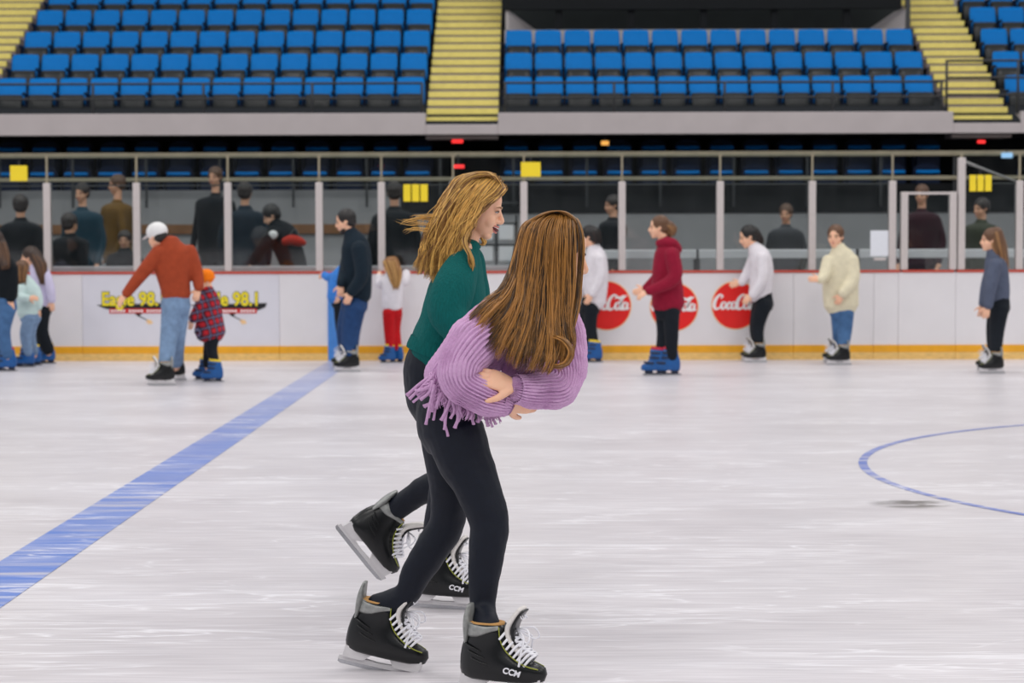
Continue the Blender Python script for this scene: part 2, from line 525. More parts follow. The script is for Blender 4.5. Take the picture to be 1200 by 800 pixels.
# sponsor discs with script lettering
STROKE = [0]
def stroke(mb, pts, w, y):
    """flat ribbon with chisel-like weight along a polyline in xz"""
    d = catmull([(x, z, ww) for x, z, ww in pts], 6)
    y = y - 0.0011*(STROKE[0] % 12); STROKE[0] += 1      # strokes overlap like layered paint
    vs = []; fs = []
    for i, q in enumerate(d):
        a = d[max(i-1, 0)]; c = d[min(i+1, len(d)-1)]
        t = Vector((c[0]-a[0], c[1]-a[1])); t = t.normalized() if t.length > 0 else Vector((1, 0))
        nx, nz2 = -t.y, t.x
        h = q[2]*w*0.5
        vs += [(q[0]+nx*h, y, q[1]+nz2*h), (q[0]-nx*h, y, q[1]-nz2*h), (q[0]+nx*h, y+0.004, q[1]+nz2*h), (q[0]-nx*h, y+0.004, q[1]-nz2*h)]
    for i in range(len(d)-1):
        a = 4*i; b = a+4
        fs += [(a, a+1, b+1, b), (a+2, b+2, b+3, a+3), (a, b, b+2, a+2), (a+1, a+3, b+3, b+1)]
    mb.add(vs, fs)
def script_C(mb, ox, sc, y):
    stroke(mb, [(ox+x*sc, z*sc, w) for x, z, w in ((0.36,0.34,0.5),(0.44,0.46,0.9),(0.30,0.52,1.0),(0.10,0.30,1.5),(0.02,0.0,1.7),(0.10,-0.18,1.3),(0.26,-0.14,0.8),(0.40,0.02,0.5))], 0.10*sc, y)
def script_o(mb, ox, sc, y):
    stroke(mb, [(ox+x*sc, z*sc, w) for x, z, w in ((0.22,0.14,0.8),(0.10,0.14,1.0),(0.02,-0.02,1.5),(0.06,-0.17,1.3),(0.18,-0.13,1.0),(0.25,0.03,1.2),(0.22,0.14,0.8))], 0.09*sc, y)
def script_c(mb, ox, sc, y):
    stroke(mb, [(ox+x*sc, z*sc, w) for x, z, w in ((0.22,0.08,0.9),(0.16,0.15,1.0),(0.04,0.02,1.5),(0.04,-0.15,1.4),(0.14,-0.16,0.9),(0.24,-0.04,0.5))], 0.09*sc, y)
def script_a(mb, ox, sc, y):
    script_o(mb, ox, sc, y)
    stroke(mb, [(ox+x*sc, z*sc, w) for x, z, w in ((0.27,0.15,0.9),(0.22,-0.08,1.4),(0.25,-0.17,1.1),(0.34,-0.08,0.5))], 0.09*sc, y)
def script_l(mb, ox, sc, y):
    stroke(mb, [(ox+x*sc, z*sc, w) for x, z, w in ((0.02,-0.05,0.6),(0.14,0.25,0.8),(0.22,0.46,0.9),(0.14,0.44,0.9),(0.04,0.10,1.4),(0.04,-0.14,1.4),(0.12,-0.17,0.9),(0.2,-0.06,0.5))], 0.09*sc, y)
disc_sides = ('half hidden behind the skater in white', 'behind the skater in a red hoodie', 'rightmost of the three')
for k, (px, py, r) in enumerate(((711, 358, 29), (790, 359.5, 28.5), (862, 357.5, 28.5))):
    c = at(px, py, BY); R = r*BY/FPX
    loc = (c.x, 0, c.z)
    d = MB(); d.prism([(R*math.cos(t*PI/24), R*math.sin(t*PI/24)) for t in range(48)], -0.006, 0.0)
    do = d.build('sponsor_disc', M['gold'], boards, False, loc=loc)
    do['label'] = 'round red sponsor decal with white script lettering, ' + disc_sides[k]
    d = MB(); R2 = R*0.965
    d.prism([(R2*math.cos(t*PI/24), R2*math.sin(t*PI/24)) for t in range(48)], -0.009, -0.005)
    d.build('red_field', M['red'], do, False)
    t = MB(); sc = R*0.82; y = -0.013; STROKE[0] = 0
    x0 = -R*0.90
    script_C(t, x0, sc, y); script_o(t, x0+0.36*sc, sc, y); script_c(t, x0+0.64*sc, sc, y); script_a(t, x0+0.87*sc, sc, y)
    stroke(t, [(x0+1.14*sc, 0.02*sc, 1.4), (x0+1.24*sc, 0.04*sc, 1.4)], 0.10*sc, y)
    script_C(t, x0+1.14*sc, sc, y); script_o(t, x0+1.50*sc, sc, y); script_l(t, x0+1.72*sc, sc, y); script_a(t, x0+1.86*sc, sc, y)
    stroke(t, [(x0+1.55*sc, 0.46*sc, 0.6), (x0+1.70*sc, 0.38*sc, 1.3), (x0+1.9*sc, 0.42*sc, 1.2), (x0+2.1*sc, 0.50*sc, 0.4)], 0.10*sc, y)
    t.build('script_lettering', M['white'], do, False)

# radio station decals
RX = Matrix.Rotation(PI/2, 4, 'X')
for k, x0p in enumerate((113, 223)):
    c = at(x0p+44, 351, BY); pxm = BY/FPX
    dec = link('station_decal', None, boards, (c.x, 0, c.z))
    dec['label'] = ('Eagle 98.1 decal behind the man in rust sweater', 'Eagle 98.1 decal behind the child in plaid')[k]
    def tx(body, size, off, y, z, name, mt, shear=0.0, sx=1.0, xx=0.0):
        me = text_mesh(body, size, off, 0.001, shear)
        me.transform(Matrix.Translation((xx, y, z)) @ Matrix.Diagonal((sx, 1, 1, 1)) @ RX)
        me.materials.clear(); me.materials.append(mt)
        return link(name, me, dec)
    tx('Eagle 98.1', 22*pxm, 0.013, -0.004, 0.0, 'letter_outline', M['black'], 0.0, 0.86)
    tx('Eagle 98.1', 22*pxm, 0.0055, -0.008, 0.0, 'lettering', M['yellow'], 0.0, 0.86)
    b = MB()
    b.prism([(x*pxm, z*pxm) for x, z in ((-44,-6),(46,-4),(44,-9),(36,-12.5),(-32,-11),(-38,-9))], -0.003, 0.0)
    b.prism([(x*pxm, z*pxm) for x, z in ((-2,-14),(12,-14),(5,-20))], -0.003, 0.0)
    b.prism([(x*pxm, z*pxm) for x, z in ((4,-19),(16,-25),(16.5,-24.3),(4.8,-18))], -0.003, 0.0)
    b.build('swoosh', M['black'], dec, False)
    MB().box((-29*pxm, -0.007, -16*pxm), (34*pxm, -0.001, -10.5*pxm)).build('slogan_bar', M['printred'], dec, False)
    b = MB()
    for q in range(17):
        if q % 6 != 5:
            xq = (-27 + q*3.5)*pxm
            b.box((xq, -0.009, -14.6*pxm), (xq+2.4*pxm, -0.006, -12*pxm))
    b.build('slogan_lettering', M['white'], dec, False)
    MB().prism([(x*pxm, z*pxm) for x, z in ((15,-23),(20,-24),(22,-28),(17,-29),(14,-26))], -0.003, 0.0).build('guitar_mark', M['gold'], dec, False)

# ------------------------------------------------------------------ space behind the glass
mb = MB(); mb.add([(-45,BY+0.02,-0.01),(45,BY+0.02,-0.01),(45,42,-0.01),(-45,42,-0.01)], [(0,1,2,3)])
struct(mb.build('floor_concourse', M['floor_dark'], smooth=False), 'dark floor behind the boards')
LY = 33.95
zz = lambda py: Z(py, LY)
struct(MB().box((-20, LY, 0), (X(470, LY), LY+0.08, zz(222))).build('wall_stand_left', M['wall_grey'], None, False), 'grey concrete wall behind the glass')
struct(MB().box((X(470, LY), LY+0.0, 0), (20, LY+0.08, zz(250))).build('wall_stand_right', M['wall_grey'], None, False), 'low grey wall behind the glass on the right')
struct(MB().box((-20, LY-0.05, zz(273)), (X(470, LY), LY, zz(262))).build('trim_3', M['brown'], None, False), 'brown timber strip along the grey wall')
struct(MB().box((X(470, LY), LY-0.02, zz(250)), (20, LY+0.08, zz(216))).build('wall_shade_panel', M['dark'], None, False), 'dark panel added as shade in front of the lower seats')  # added dark panel stands in for the shade over the lower seats
# shelf on the back of the boards (left) and bench rail (right)
struct(MB().box((X(-200, BY+0.3), BY+0.16, 1.0), (X(690, BY+0.3), BY+0.42, Z(311, BY+0.3)), bev=0.01).build('trim_4', M['board'], None, False), 'pale ledge behind the boards')
rail = thing('bench_rail', 'long white rail of the players bench behind the right glass', 'rail', (0, BY+1.2, 0))
yb = BY+1.2
for a, b in ((655, 816), (819, 1003), (1007, 1260)):
    MB().box((X(a, yb), 0, Z(303.5, yb)), (X(b, yb), 0.06, Z(293, yb)), bev=0.01).build('rail_board', M['board'], rail, False)
for a in (660, 817, 1005, 1125, 1255):
    MB().box((X(a, yb)-0.04, 0.06, 0), (X(a, yb)+0.04, 0.12, Z(293, yb))).build('rail_post', M['rail'], rail, False)
# rack of white boxes seen between the two women
rk = thing('equipment_rack', 'dark metal rack of white boxes behind the glass', 'rack', (X(583, 26.5), 26.5, 0))
for i in range(2):
    for j in range(4):
        x0 = -0.25+i*0.26; z0 = 0.62+j*0.27
        MB().box((x0, 0, z0), (x0+0.2, 0.3, z0+0.21), bev=0.015).build('white_box', M['board'], rk, False)
fr = MB()
for x0 in (-0.285, -0.03, 0.225): fr.box((x0, 0, 0), (x0+0.03, 0.35, 1.75))
for j in range(6): fr.box((-0.285, 0, 0.55+j*0.27), (0.255, 0.35, 0.575+j*0.27))
fr.build('rack_frame', M['rail'], rk, False)

# ------------------------------------------------------------------ stand: terraces, balcony fascia, stairs
RY0, RD, RH, RZ0 = 35.0, 0.95, 0.48, 3.31       # first row: depth, tread, rise, floor height
FY = 34.05
fz0, fz1 = Z(157.5, FY), Z(132, FY)
# terrace steps, left / right of the stairs
SX = [(-10.25, -9.07), (-1.69, -0.517), (6.86, 7.83)]     # stairs
BX = [(-9.0, -1.78), (-0.45, 6.78), (7.88, 11.5)]       # seat blocks
for bi, (xa, xb3) in enumerate(BX):
    tr_ = struct(link('floor_terrace_%s' % ('left','centre','right')[bi], None), 'dark concrete terrace under the seats')
    for r in range(3 if bi == 1 else 6):
        MB().box((xa, RY0-0.55+r*RD, RZ0-(0.6 if r else 0.15)+r*RH), (xb3, RY0-0.55+(r+1)*RD+0.3, RZ0+r*RH)).build('terrace_step', M['terrace'], tr_, False)
# fascia in pieces between the stairs
fas = struct(link('trim_5', None), 'pale concrete balcony edge below the seats')
edges = [-20, SX[0][0], SX[0][1], SX[1][0], SX[1][1], SX[2][0], SX[2][1]+0.12, 20]
for i in range(7):
    top = fz1 if i % 2 == 0 else Z(145.5, FY)
    MB().box((edges[i], FY, fz0), (edges[i+1], FY+0.35, top), bev=0.01).build('fascia_block', M['concrete'], fas, False)
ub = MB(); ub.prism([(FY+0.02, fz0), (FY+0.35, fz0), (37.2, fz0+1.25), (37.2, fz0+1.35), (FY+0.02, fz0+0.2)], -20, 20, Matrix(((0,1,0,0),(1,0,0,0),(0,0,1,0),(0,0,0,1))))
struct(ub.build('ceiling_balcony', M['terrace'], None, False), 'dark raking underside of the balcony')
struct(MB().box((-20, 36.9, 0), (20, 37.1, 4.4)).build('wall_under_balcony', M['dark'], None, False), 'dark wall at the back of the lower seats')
for si, (xa, xb3) in enumerate(SX):
    st = struct(link('floor_stairs_%s' % ('left','centre','right')[si], None), 'flight of grey steps with yellow nosings')
    for k in range(18):
        y0 = FY+0.12+k*RD/3; z1 = Z(145.5, FY)+0.12+k*RH/3
        sp = MB().box((xa, y0, z1-0.35), (xb3, y0+0.6, z1)).build('stair_step', M['riser'], st, False)
        MB().box((xa, y0-0.015, z1-0.092), (xb3, y0+0.05, z1+0.004), bev=0.004).build('nosing', M['nosing'], sp, False)
    # closing walls so nothing shows through under the flight
    MB().box((xa, FY+0.1, fz0), (xb3, FY+0.2, Z(143, FY))).build('stair_base', M['nosing'] if False else M['concrete'], st, False)
# upper back walls
YB = 40.6
struct(MB().box((-20, YB, 3.3), (SX[0][1]+0.05, YB+0.2, 9.5)).build('wall_upper_left', M['light_wall'], None, False), 'light grey wall above the left stairs')
struct(MB().box((SX[0][1]+0.05, YB+0.6, 3.3), (SX[2][0], YB+0.8, 9.5)).build('wall_upper_back', M['dark'], None, False), 'dark wall behind the upper seats')
struct(MB().box((SX[2][0]-0.1, YB, 3.3), (20, YB+0.2, 9.5)).build('wall_upper_right', M['light_wall'], None, False), 'light grey wall above the right stairs')
# dark box behind the centre block
cb = struct(link('wall_press_box', None), 'dark recessed press box behind the centre seats')
PY = RY0+3*RD-0.3
zq = lambda py: Z(py, PY)
MB().box((-0.45, PY+0.02, RZ0), (6.75, PY+0.12, zq(35))).build('low_wall', M['light_wall'], cb, False)
MB().box((-0.45, PY+0.9, 4.0), (6.75, PY+1.0, 6.9)).build('rear_panel', M['grey_dark'], cb, False)
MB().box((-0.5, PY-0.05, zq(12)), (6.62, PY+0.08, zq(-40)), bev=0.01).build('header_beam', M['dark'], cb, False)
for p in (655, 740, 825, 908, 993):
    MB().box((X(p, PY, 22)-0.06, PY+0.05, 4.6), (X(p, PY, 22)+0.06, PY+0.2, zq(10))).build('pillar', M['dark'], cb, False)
for sgn, xe in ((1, -0.43), (-1, 6.73)):
    w = MB()
    poly = [(PY, zq(36)), (PY+0.95, zq(36)), (PY+0.95, zq(12)+0.05), (PY, zq(12))]
    vs = []
    for off in (0, 0.06):
        vs += [(xe+sgn*off, PY+0.02, zq(36)), (xe+sgn*(off+0.62), PY+0.88, zq(36)), (xe+sgn*(off+0.02), PY+0.88, zq(9)), (xe+sgn*off, PY+0.02, zq(12))]
    w.add(vs, [(0,1,2,3),(7,6,5,4),(0,4,5,1),(1,5,6,2),(2,6,7,3),(3,7,4,0)])
    w.build('cheek_wall', M['light_wall'], cb, False)
MB().box((6.70, PY-0.02, 4.4), (6.78, PY+0.08, 8.0)).build('end_post', M['rail'], cb, False)

# railings in front of the first row
def railing(xa, xb3, label, posts_px, ztops, dropl=False, dropr=False):
    r = thing('guard_rail', label, 'railing', ((xa+xb3)/2, FY+0.12, fz1))
    cxx = (xa+xb3)/2
    for zt in ztops:
        MB().tube([(Vector((xa-cxx, 0, zt-fz1)), 0.02, 0.02), (Vector((0, 0, zt-fz1)), 0.02, 0.02), (Vector((xb3-cxx, 0, zt-fz1)), 0.02, 0.02)], n=8, sub=1).build('rail_bar', M['rail'], r)
    for p in posts_px:
        x = X(p, FY, 100)-cxx
        MB().tube([(Vector((x, 0, -0.02)), 0.022, 0.022), (Vector((x, 0, max(ztops)-fz1)), 0.022, 0.022)], n=8, sub=1).build('rail_post', M['rail'], r)
za, zb_ = Z(96.5, FY), Z(114, FY)
railing(-9.2, X(495, FY), 'black guard rail in front of the left seat block', (107, 237, 365, 494), (za, zb_))
railing(X(591, FY), X(1105, FY), 'black guard rail in front of the centre seat block', (592, 720, 850, 977, 1105), (za, zb_))
railing(X(1111, FY), 9.6, 'tall black guard rail right of the right-hand stairs', (1111, 1195), (Z(72, FY), Z(92, FY), Z(112, FY)))

# ------------------------------------------------------------------ seats
def make_seat():
    root = link('stadium_seat', None)
    # backrest: curved shell with rounded top corners
    b = MB(); nx, nzv = 9, 8; vs = []; fs = []
    for side in (0, 1):
        for j in range(nzv):
            t = j/(nzv-1); z = 0.36+0.49*t
            hw = 0.232 - (0.018 if j == nzv-1 else 0.004 if j == nzv-2 else 0) + (0 if j else -0.015)
            for i in range(nx):
                u = -1+2*i/(nx-1)
                y = 0.06+0.12*t+0.02*(t**3) - 0.045*u*u*(0.5+0.5*t) + side*0.03
                vs.append((hw*u, y, z - (0.012*u*u if j == nzv-1 else 0)))
    m = nx*nzv
    for j in range(nzv-1):
        for i in range(nx-1):
            a = j*nx+i
            fs.append((a, a+1, a+nx+1, a+nx)); fs.append((a+m, a+m+nx, a+m+nx+1, a+m+1))
    for i in range(nx-1):
        fs.append((i, i+m, i+1+m, i+1)); a = (nzv-1)*nx+i; fs.append((a, a+1, a+1+m, a+m))
    for j in range(nzv-1):
        a = j*nx; fs.append((a, a+nx, a+nx+m, a+m)); a = j*nx+nx-1; fs.append((a, a+m, a+nx+m, a+nx))
    b.add(vs, fs); b.build('backrest', M['seat'], root)
    # folded seat pan: shallow tray, dark underside towards the rink
    p = MB()
    prof = [(0.0,0.08),(-0.055,0.10),(-0.085,0.20),(-0.075,0.42),(-0.05,0.52),(-0.02,0.557),(0.01,0.55),(0.02,0.49),(0.015,0.2)]
    k = len(prof); cols = [(-0.205,0.8),(-0.19,1),(-0.1,1.08),(0,1.1),(0.1,1.08),(0.19,1),(0.205,0.8)]
    vs = [(x, y*q-0.03, 0.335+(z-0.335)*(1-0.03*(1.1-q)*6)) for x, q in cols for y, z in prof]
    fs = []
    for i in range(len(cols)-1):
        for j in range(k):
            a = i*k+j; b2 = i*k+(j+1) % k; fs.append((a, a+k, b2+k, b2))
    fs.append(tuple(range(k))); fs.append(tuple(range((len(cols)-1)*k, len(cols)*k))[::-1])
    p.add(vs, fs); p.build('seat_pan', M['pan'], root)
    s = MB(); s.box((-0.275, -0.04, 0.0), (-0.235, 0.10, 0.56), bev=0.008); s.box((-0.278, -0.20, 0.54), (-0.232, 0.12, 0.585), bev=0.01)
    s.build('armrest_frame', M['stand'], root, False)
    return root
def make_low_seat():
    root = link('stadium_seat', None)
    b = MB(); n = 12; pts = [(-0.225, 0.36)]
    for i in range(n+1):
        a = PI-PI*i/n; pts.append((0.225*math.cos(a), 0.72+0.13*math.sin(a)))
    pts.append((0.225, 0.36)); b.prism(pts, 0.10, 0.14); b.build('backrest', M['stand'], root, False)  # dark navy backrest: shade under the balcony put into its colour
    p = MB(); p.tube([(Vector((-0.17, 0.0, 0.70)), 0.032, 0.05), (Vector((0, -0.02, 0.695)), 0.036, 0.055), (Vector((0.17, 0.0, 0.70)), 0.032, 0.05)], n=12, sub=3)
    p.build('seat_edge', M['seat'], root)
    p = MB(); p.box((-0.20, -0.02, 0.30), (0.20, 0.06, 0.67), bev=0.012); p.build('seat_pan', M['stand'], root, False)  # pan below the blue edge coloured dark for the same shade
    s_ = MB(); s_.box((-0.262, -0.04, 0.0), (-0.238, 0.12, 0.60), bev=0.006); s_.build('armrest_frame', M['stand'], root, False)
    return root
proto = make_seat(); used = [False]; plow = make_low_seat(); ulow = [False]
def low_seat(x, y, z, label, group):
    o = plow if not ulow[0] else dup(plow)
    ulow[0] = True
    o.location = (x, y, z); tag(o, label, 'seat', group)
def seat(x, y, z, label, group):
    o = proto if not used[0] else dup(proto)
    used[0] = True
    o.location = (x, y, z)
    tag(o, label, 'seat', group)
rows = ['front', 'second', 'third', 'fourth', 'fifth']
for r in range(5):
    y = RY0+r*RD; z = RZ0+r*RH
    for k in range(14):
        seat(-8.67+k*0.514, y, z, 'blue folding seat, %s from left in %s row of left block' % (ORD[k], rows[r]), 'seats of the left upper block')
    if r < 3:
        for k in range(14):
            seat(-0.19+k*0.514, y, z, 'blue folding seat, %s from left in %s row of centre block' % (ORD[k], rows[r]), 'seats of the centre upper block')
    for k in range(3):
        seat(8.16+k*0.514, y, z, 'blue folding seat, %s from left in %s row of right block' % (ORD[k], rows[r]), 'seats of the right upper block')
# lower seats below the balcony
for r, (y, zb, nm) in enumerate(((35.25, Z(163, 35.25)-0.85, 'upper'), (34.4, Z(192, 34.4)-0.85, 'lower'))):
    sc = 1.0
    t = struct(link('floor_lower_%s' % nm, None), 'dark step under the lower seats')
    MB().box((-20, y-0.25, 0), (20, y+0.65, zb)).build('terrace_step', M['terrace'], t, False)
    for k in range(13):
        low_seat(X(12+k*40-(r*3), y, 173), y, zb, 'shaded blue seat, %s from left in %s row under balcony, left' % (ORD[k], nm), 'seats under the balcony')
    for k in range(13):
        low_seat(X(605+k*40.2, y, 173), y, zb, 'shaded blue seat, %s from centre stairs in %s row under balcony, right' % (ORD[k], nm), 'seats under the balcony')
for i, (ya, pyc, th) in enumerate(((33.8, 181, 0.08), (33.75, 209.5, 0.06))):
    rr = thing('seat_row_rail', ('upper', 'lower')[i]+' long beige rail in front of the shaded seats', 'rail', (0, ya, Z(pyc, ya)))
    MB().box((-16, -0.03, -th/2), (16, 0.03, th/2), bev=0.01).build('rail_bar', M['beige_rail'], rr, False)
    for p in range(-1, 16):
        x = X(p*86, ya)
        MB().box((x-0.02, 0.03, -0.45), (x+0.02, 0.07, th/2)).build('rail_post', M['rail'], rr, False)

# small signs and lamps in the shaded zone
def sign(name, label, cat, px, py, Y, w, h, mt, strips=1, hang=0.06):
    c = at(px, py, Y)
    o = thing(name, label, cat, (c.x, c.y, c.z))
    W_ = w*Y/FPX; H_ = h*Y/FPX
    for k in range(strips):
        a = -W_/2+k*W_/strips; g = 0.008 if strips > 1 else 0
        MB().box((a+g, -0.010, -H_/2), (a+W_/strips-g, 0.010, H_/2), bev=0.003).build('sheet', mt, o, False)
    MB().box((-0.01, 0.0, H_/2), (0.01, 0.01, H_/2+hang)).build('hanger', M['rail'], o, False)
    return o
sign('notice', 'square yellow notice hanging at far left above the glass', 'notice', 22, 203, BY+0.004, 20, 18, M['notice'])
sign('notice', 'square yellow notice above the head of the woman in lilac', 'notice', 622, 198.5, BY+0.004, 23, 17, M['notice'])
sign('notice', 'yellow three-strip notice left of the woman in green', 'notice', 487, 226, BY+0.004, 30, 20, M['notice'], 3)
sign('notice', 'yellow three-strip notice by the tall right post', 'notice', 1149, 214.5, BY+0.004, 27, 19, M['notice'], 3)
sign('exit_sign', 'small red lit sign under the balcony, upper of two by the stairs', 'sign', 536, 165.5, 34.3, 13, 4, M['exit'], 1, 0.10)
sign('exit_sign', 'small red lit sign above the woman in green, lower of two', 'sign', 537, 195, 33.74, 14, 4, M['exit'], 1, 0.17)
sign('exit_sign', 'small red lit sign under the balcony at the far right', 'sign', 1150, 166, 34.3, 9, 3.5, M['exit'], 1, 0.12)
sign('wall_lamp', 'small amber lamp under the balcony', 'lamp', 709, 167.5, 34.3, 9, 5, M['amber'])
sign('monitor', 'small pale blue screen on the beige rail at far right', 'screen', 1180, 182, 33.75, 13, 6, M['screen'])

# ------------------------------------------------------------------ people: materials
def cloth(name, rgb, noise=0.10, bump=0.35, bscale=22, rough=0.85, sheen=0.03, nscale=18):
    return mat(name, srgb(*rgb), rough, noise=noise, nscale=nscale, bump=bump, bscale=bscale, sheen=sheen, spec=0.25)
SK = {'fair': mat('fair_skin', srgb(240,188,156), 0.5, noise=0.04, nscale=14, sss=0.15),
      'tan': mat('tan_skin', srgb(208,156,126), 0.5, noise=0.04, nscale=14, sss=0.15)}
LIP = mat('lips', srgb(206,124,114), 0.45, noise=0.05)
EYE = mat('eye_dark', srgb(48,34,28), 0.3, noise=0.05)
def hair_mat(name, lo, hi, rough=0.42):
    m = bpy.data.materials.new(name); m.use_nodes = True
    nt = m.node_tree; b = nt.nodes['Principled BSDF']
    a = nt.nodes.new('ShaderNodeAttribute'); a.attribute_name = 'tone'
    tc = nt.nodes.new('ShaderNodeTexCoord')
    n = nt.nodes.new('ShaderNodeTexNoise'); n.inputs['Scale'].default_value = 40; n.inputs['Detail'].default_value = 4
    nt.links.new(tc.outputs['Object'], n.inputs['Vector'])
    ad = nt.nodes.new('ShaderNodeMath'); ad.operation = 'MULTIPLY_ADD'; ad.inputs[1].default_value = 0.5
    nt.links.new(n.outputs[0], ad.inputs[0]); 
    sb = nt.nodes.new('ShaderNodeMath'); sb.operation = 'SUBTRACT'; sb.inputs[1].default_value = 0.25
    nt.links.new(a.outputs['Fac'], sb.inputs[0]); nt.links.new(sb.outputs[0], ad.inputs[2])
    r = nt.nodes.new('ShaderNodeValToRGB')
    r.color_ramp.elements[0].color = (*srgb(*lo), 1); r.color_ramp.elements[1].color = (*srgb(*hi), 1)
    r.color_ramp.elements[0].position = 0.1; r.color_ramp.elements[1].position = 0.9
    nt.links.new(ad.outputs[0], r.inputs[0]); nt.links.new(r.outputs[0], b.inputs['Base Color'])
    b.inputs['Roughness'].default_value = rough
    return m
HA = {'brown': hair_mat('brown_hair', (52,34,24), (118,82,54)), 'dark': hair_mat('dark_hair', (22,18,18), (54,40,34)),
      'blonde': hair_mat('blonde_hair', (140,96,50), (214,170,104)), 'light_brown': hair_mat('light_brown_hair', (96,64,40), (172,128,82)),
      'gold': hair_mat('golden_hair', (112,70,26), (246,196,106), 0.36), 'chestnut': hair_mat('chestnut_hair', (44,27,13), (186,130,62), 0.34)}
BOOT_BLACK = mat('black_boot', srgb(9,12,15), 0.28, noise=0.25, nscale=30, spec=0.45)
BOOT_BLUE = mat('blue_plastic_boot', srgb(18,86,154), 0.35, noise=0.12, nscale=25)
HOLD_W = mat('pale_blade_holder', srgb(214,212,214), 0.35, noise=0.03)
HOLD_D = mat('dark_blade_holder', srgb(24,34,60), 0.4, noise=0.1)
STEEL = mat('steel_runner', srgb(190,192,196), 0.25, metal=0.9, noise=0.05)
LACE = mat('white_laces', srgb(240,240,246), 0.7, noise=0.03, nscale=60)
FELT = mat('white_felt', srgb(226,222,218), 0.9, noise=0.05, nscale=40)
SILVER = mat('silver_guard', srgb(150,152,150), 0.4, metal=0.3, noise=0.25, nscale=45)
LIME = mat('lime_piping', srgb(150,156,50), 0.5, noise=0.05)
CUFF_Y = mat('yellow_cuff', srgb(238,204,40), 0.6, noise=0.06)
CUFF_R = mat('red_cuff', srgb(196,30,60), 0.6, noise=0.06)
SOCK = mat('tan_sock', srgb(198,150,90), 0.8, noise=0.1)

# ------------------------------------------------------------------ skates
def ring_mesh(mb, slices, n=22, lid=None, sqf=2.6):
    vs = []; fs = []
    for z, xb_, xf, hw, tilt in slices:
        xc = (xb_+xf)/2; ax = (xf-xb_)/2
        for i in range(n):
            th = 2*PI*i/n; c = math.cos(th); s = math.sin(th)
            q = (abs(c)**sqf+abs(s)**sqf)**(-1/sqf)
            x = xc+ax*c*q
            w = hw*(0.86+0.14*math.sin(PI*min(1, max(0, (x-xb_)/(xf-xb_)))))
            vs.append((x, w*s*q, z+tilt*(x-xc)))
    for k in range(len(slices)-1):
        for i in range(n):
            a = k*n+i; b = k*n+(i+1) % n; fs.append((a, b, b+n, a+n))
    fs.append(tuple(range(n-1, -1, -1))); e = (len(slices)-1)*n; fs.append(tuple(range(e, e+n)))
    mb.add(vs, fs)

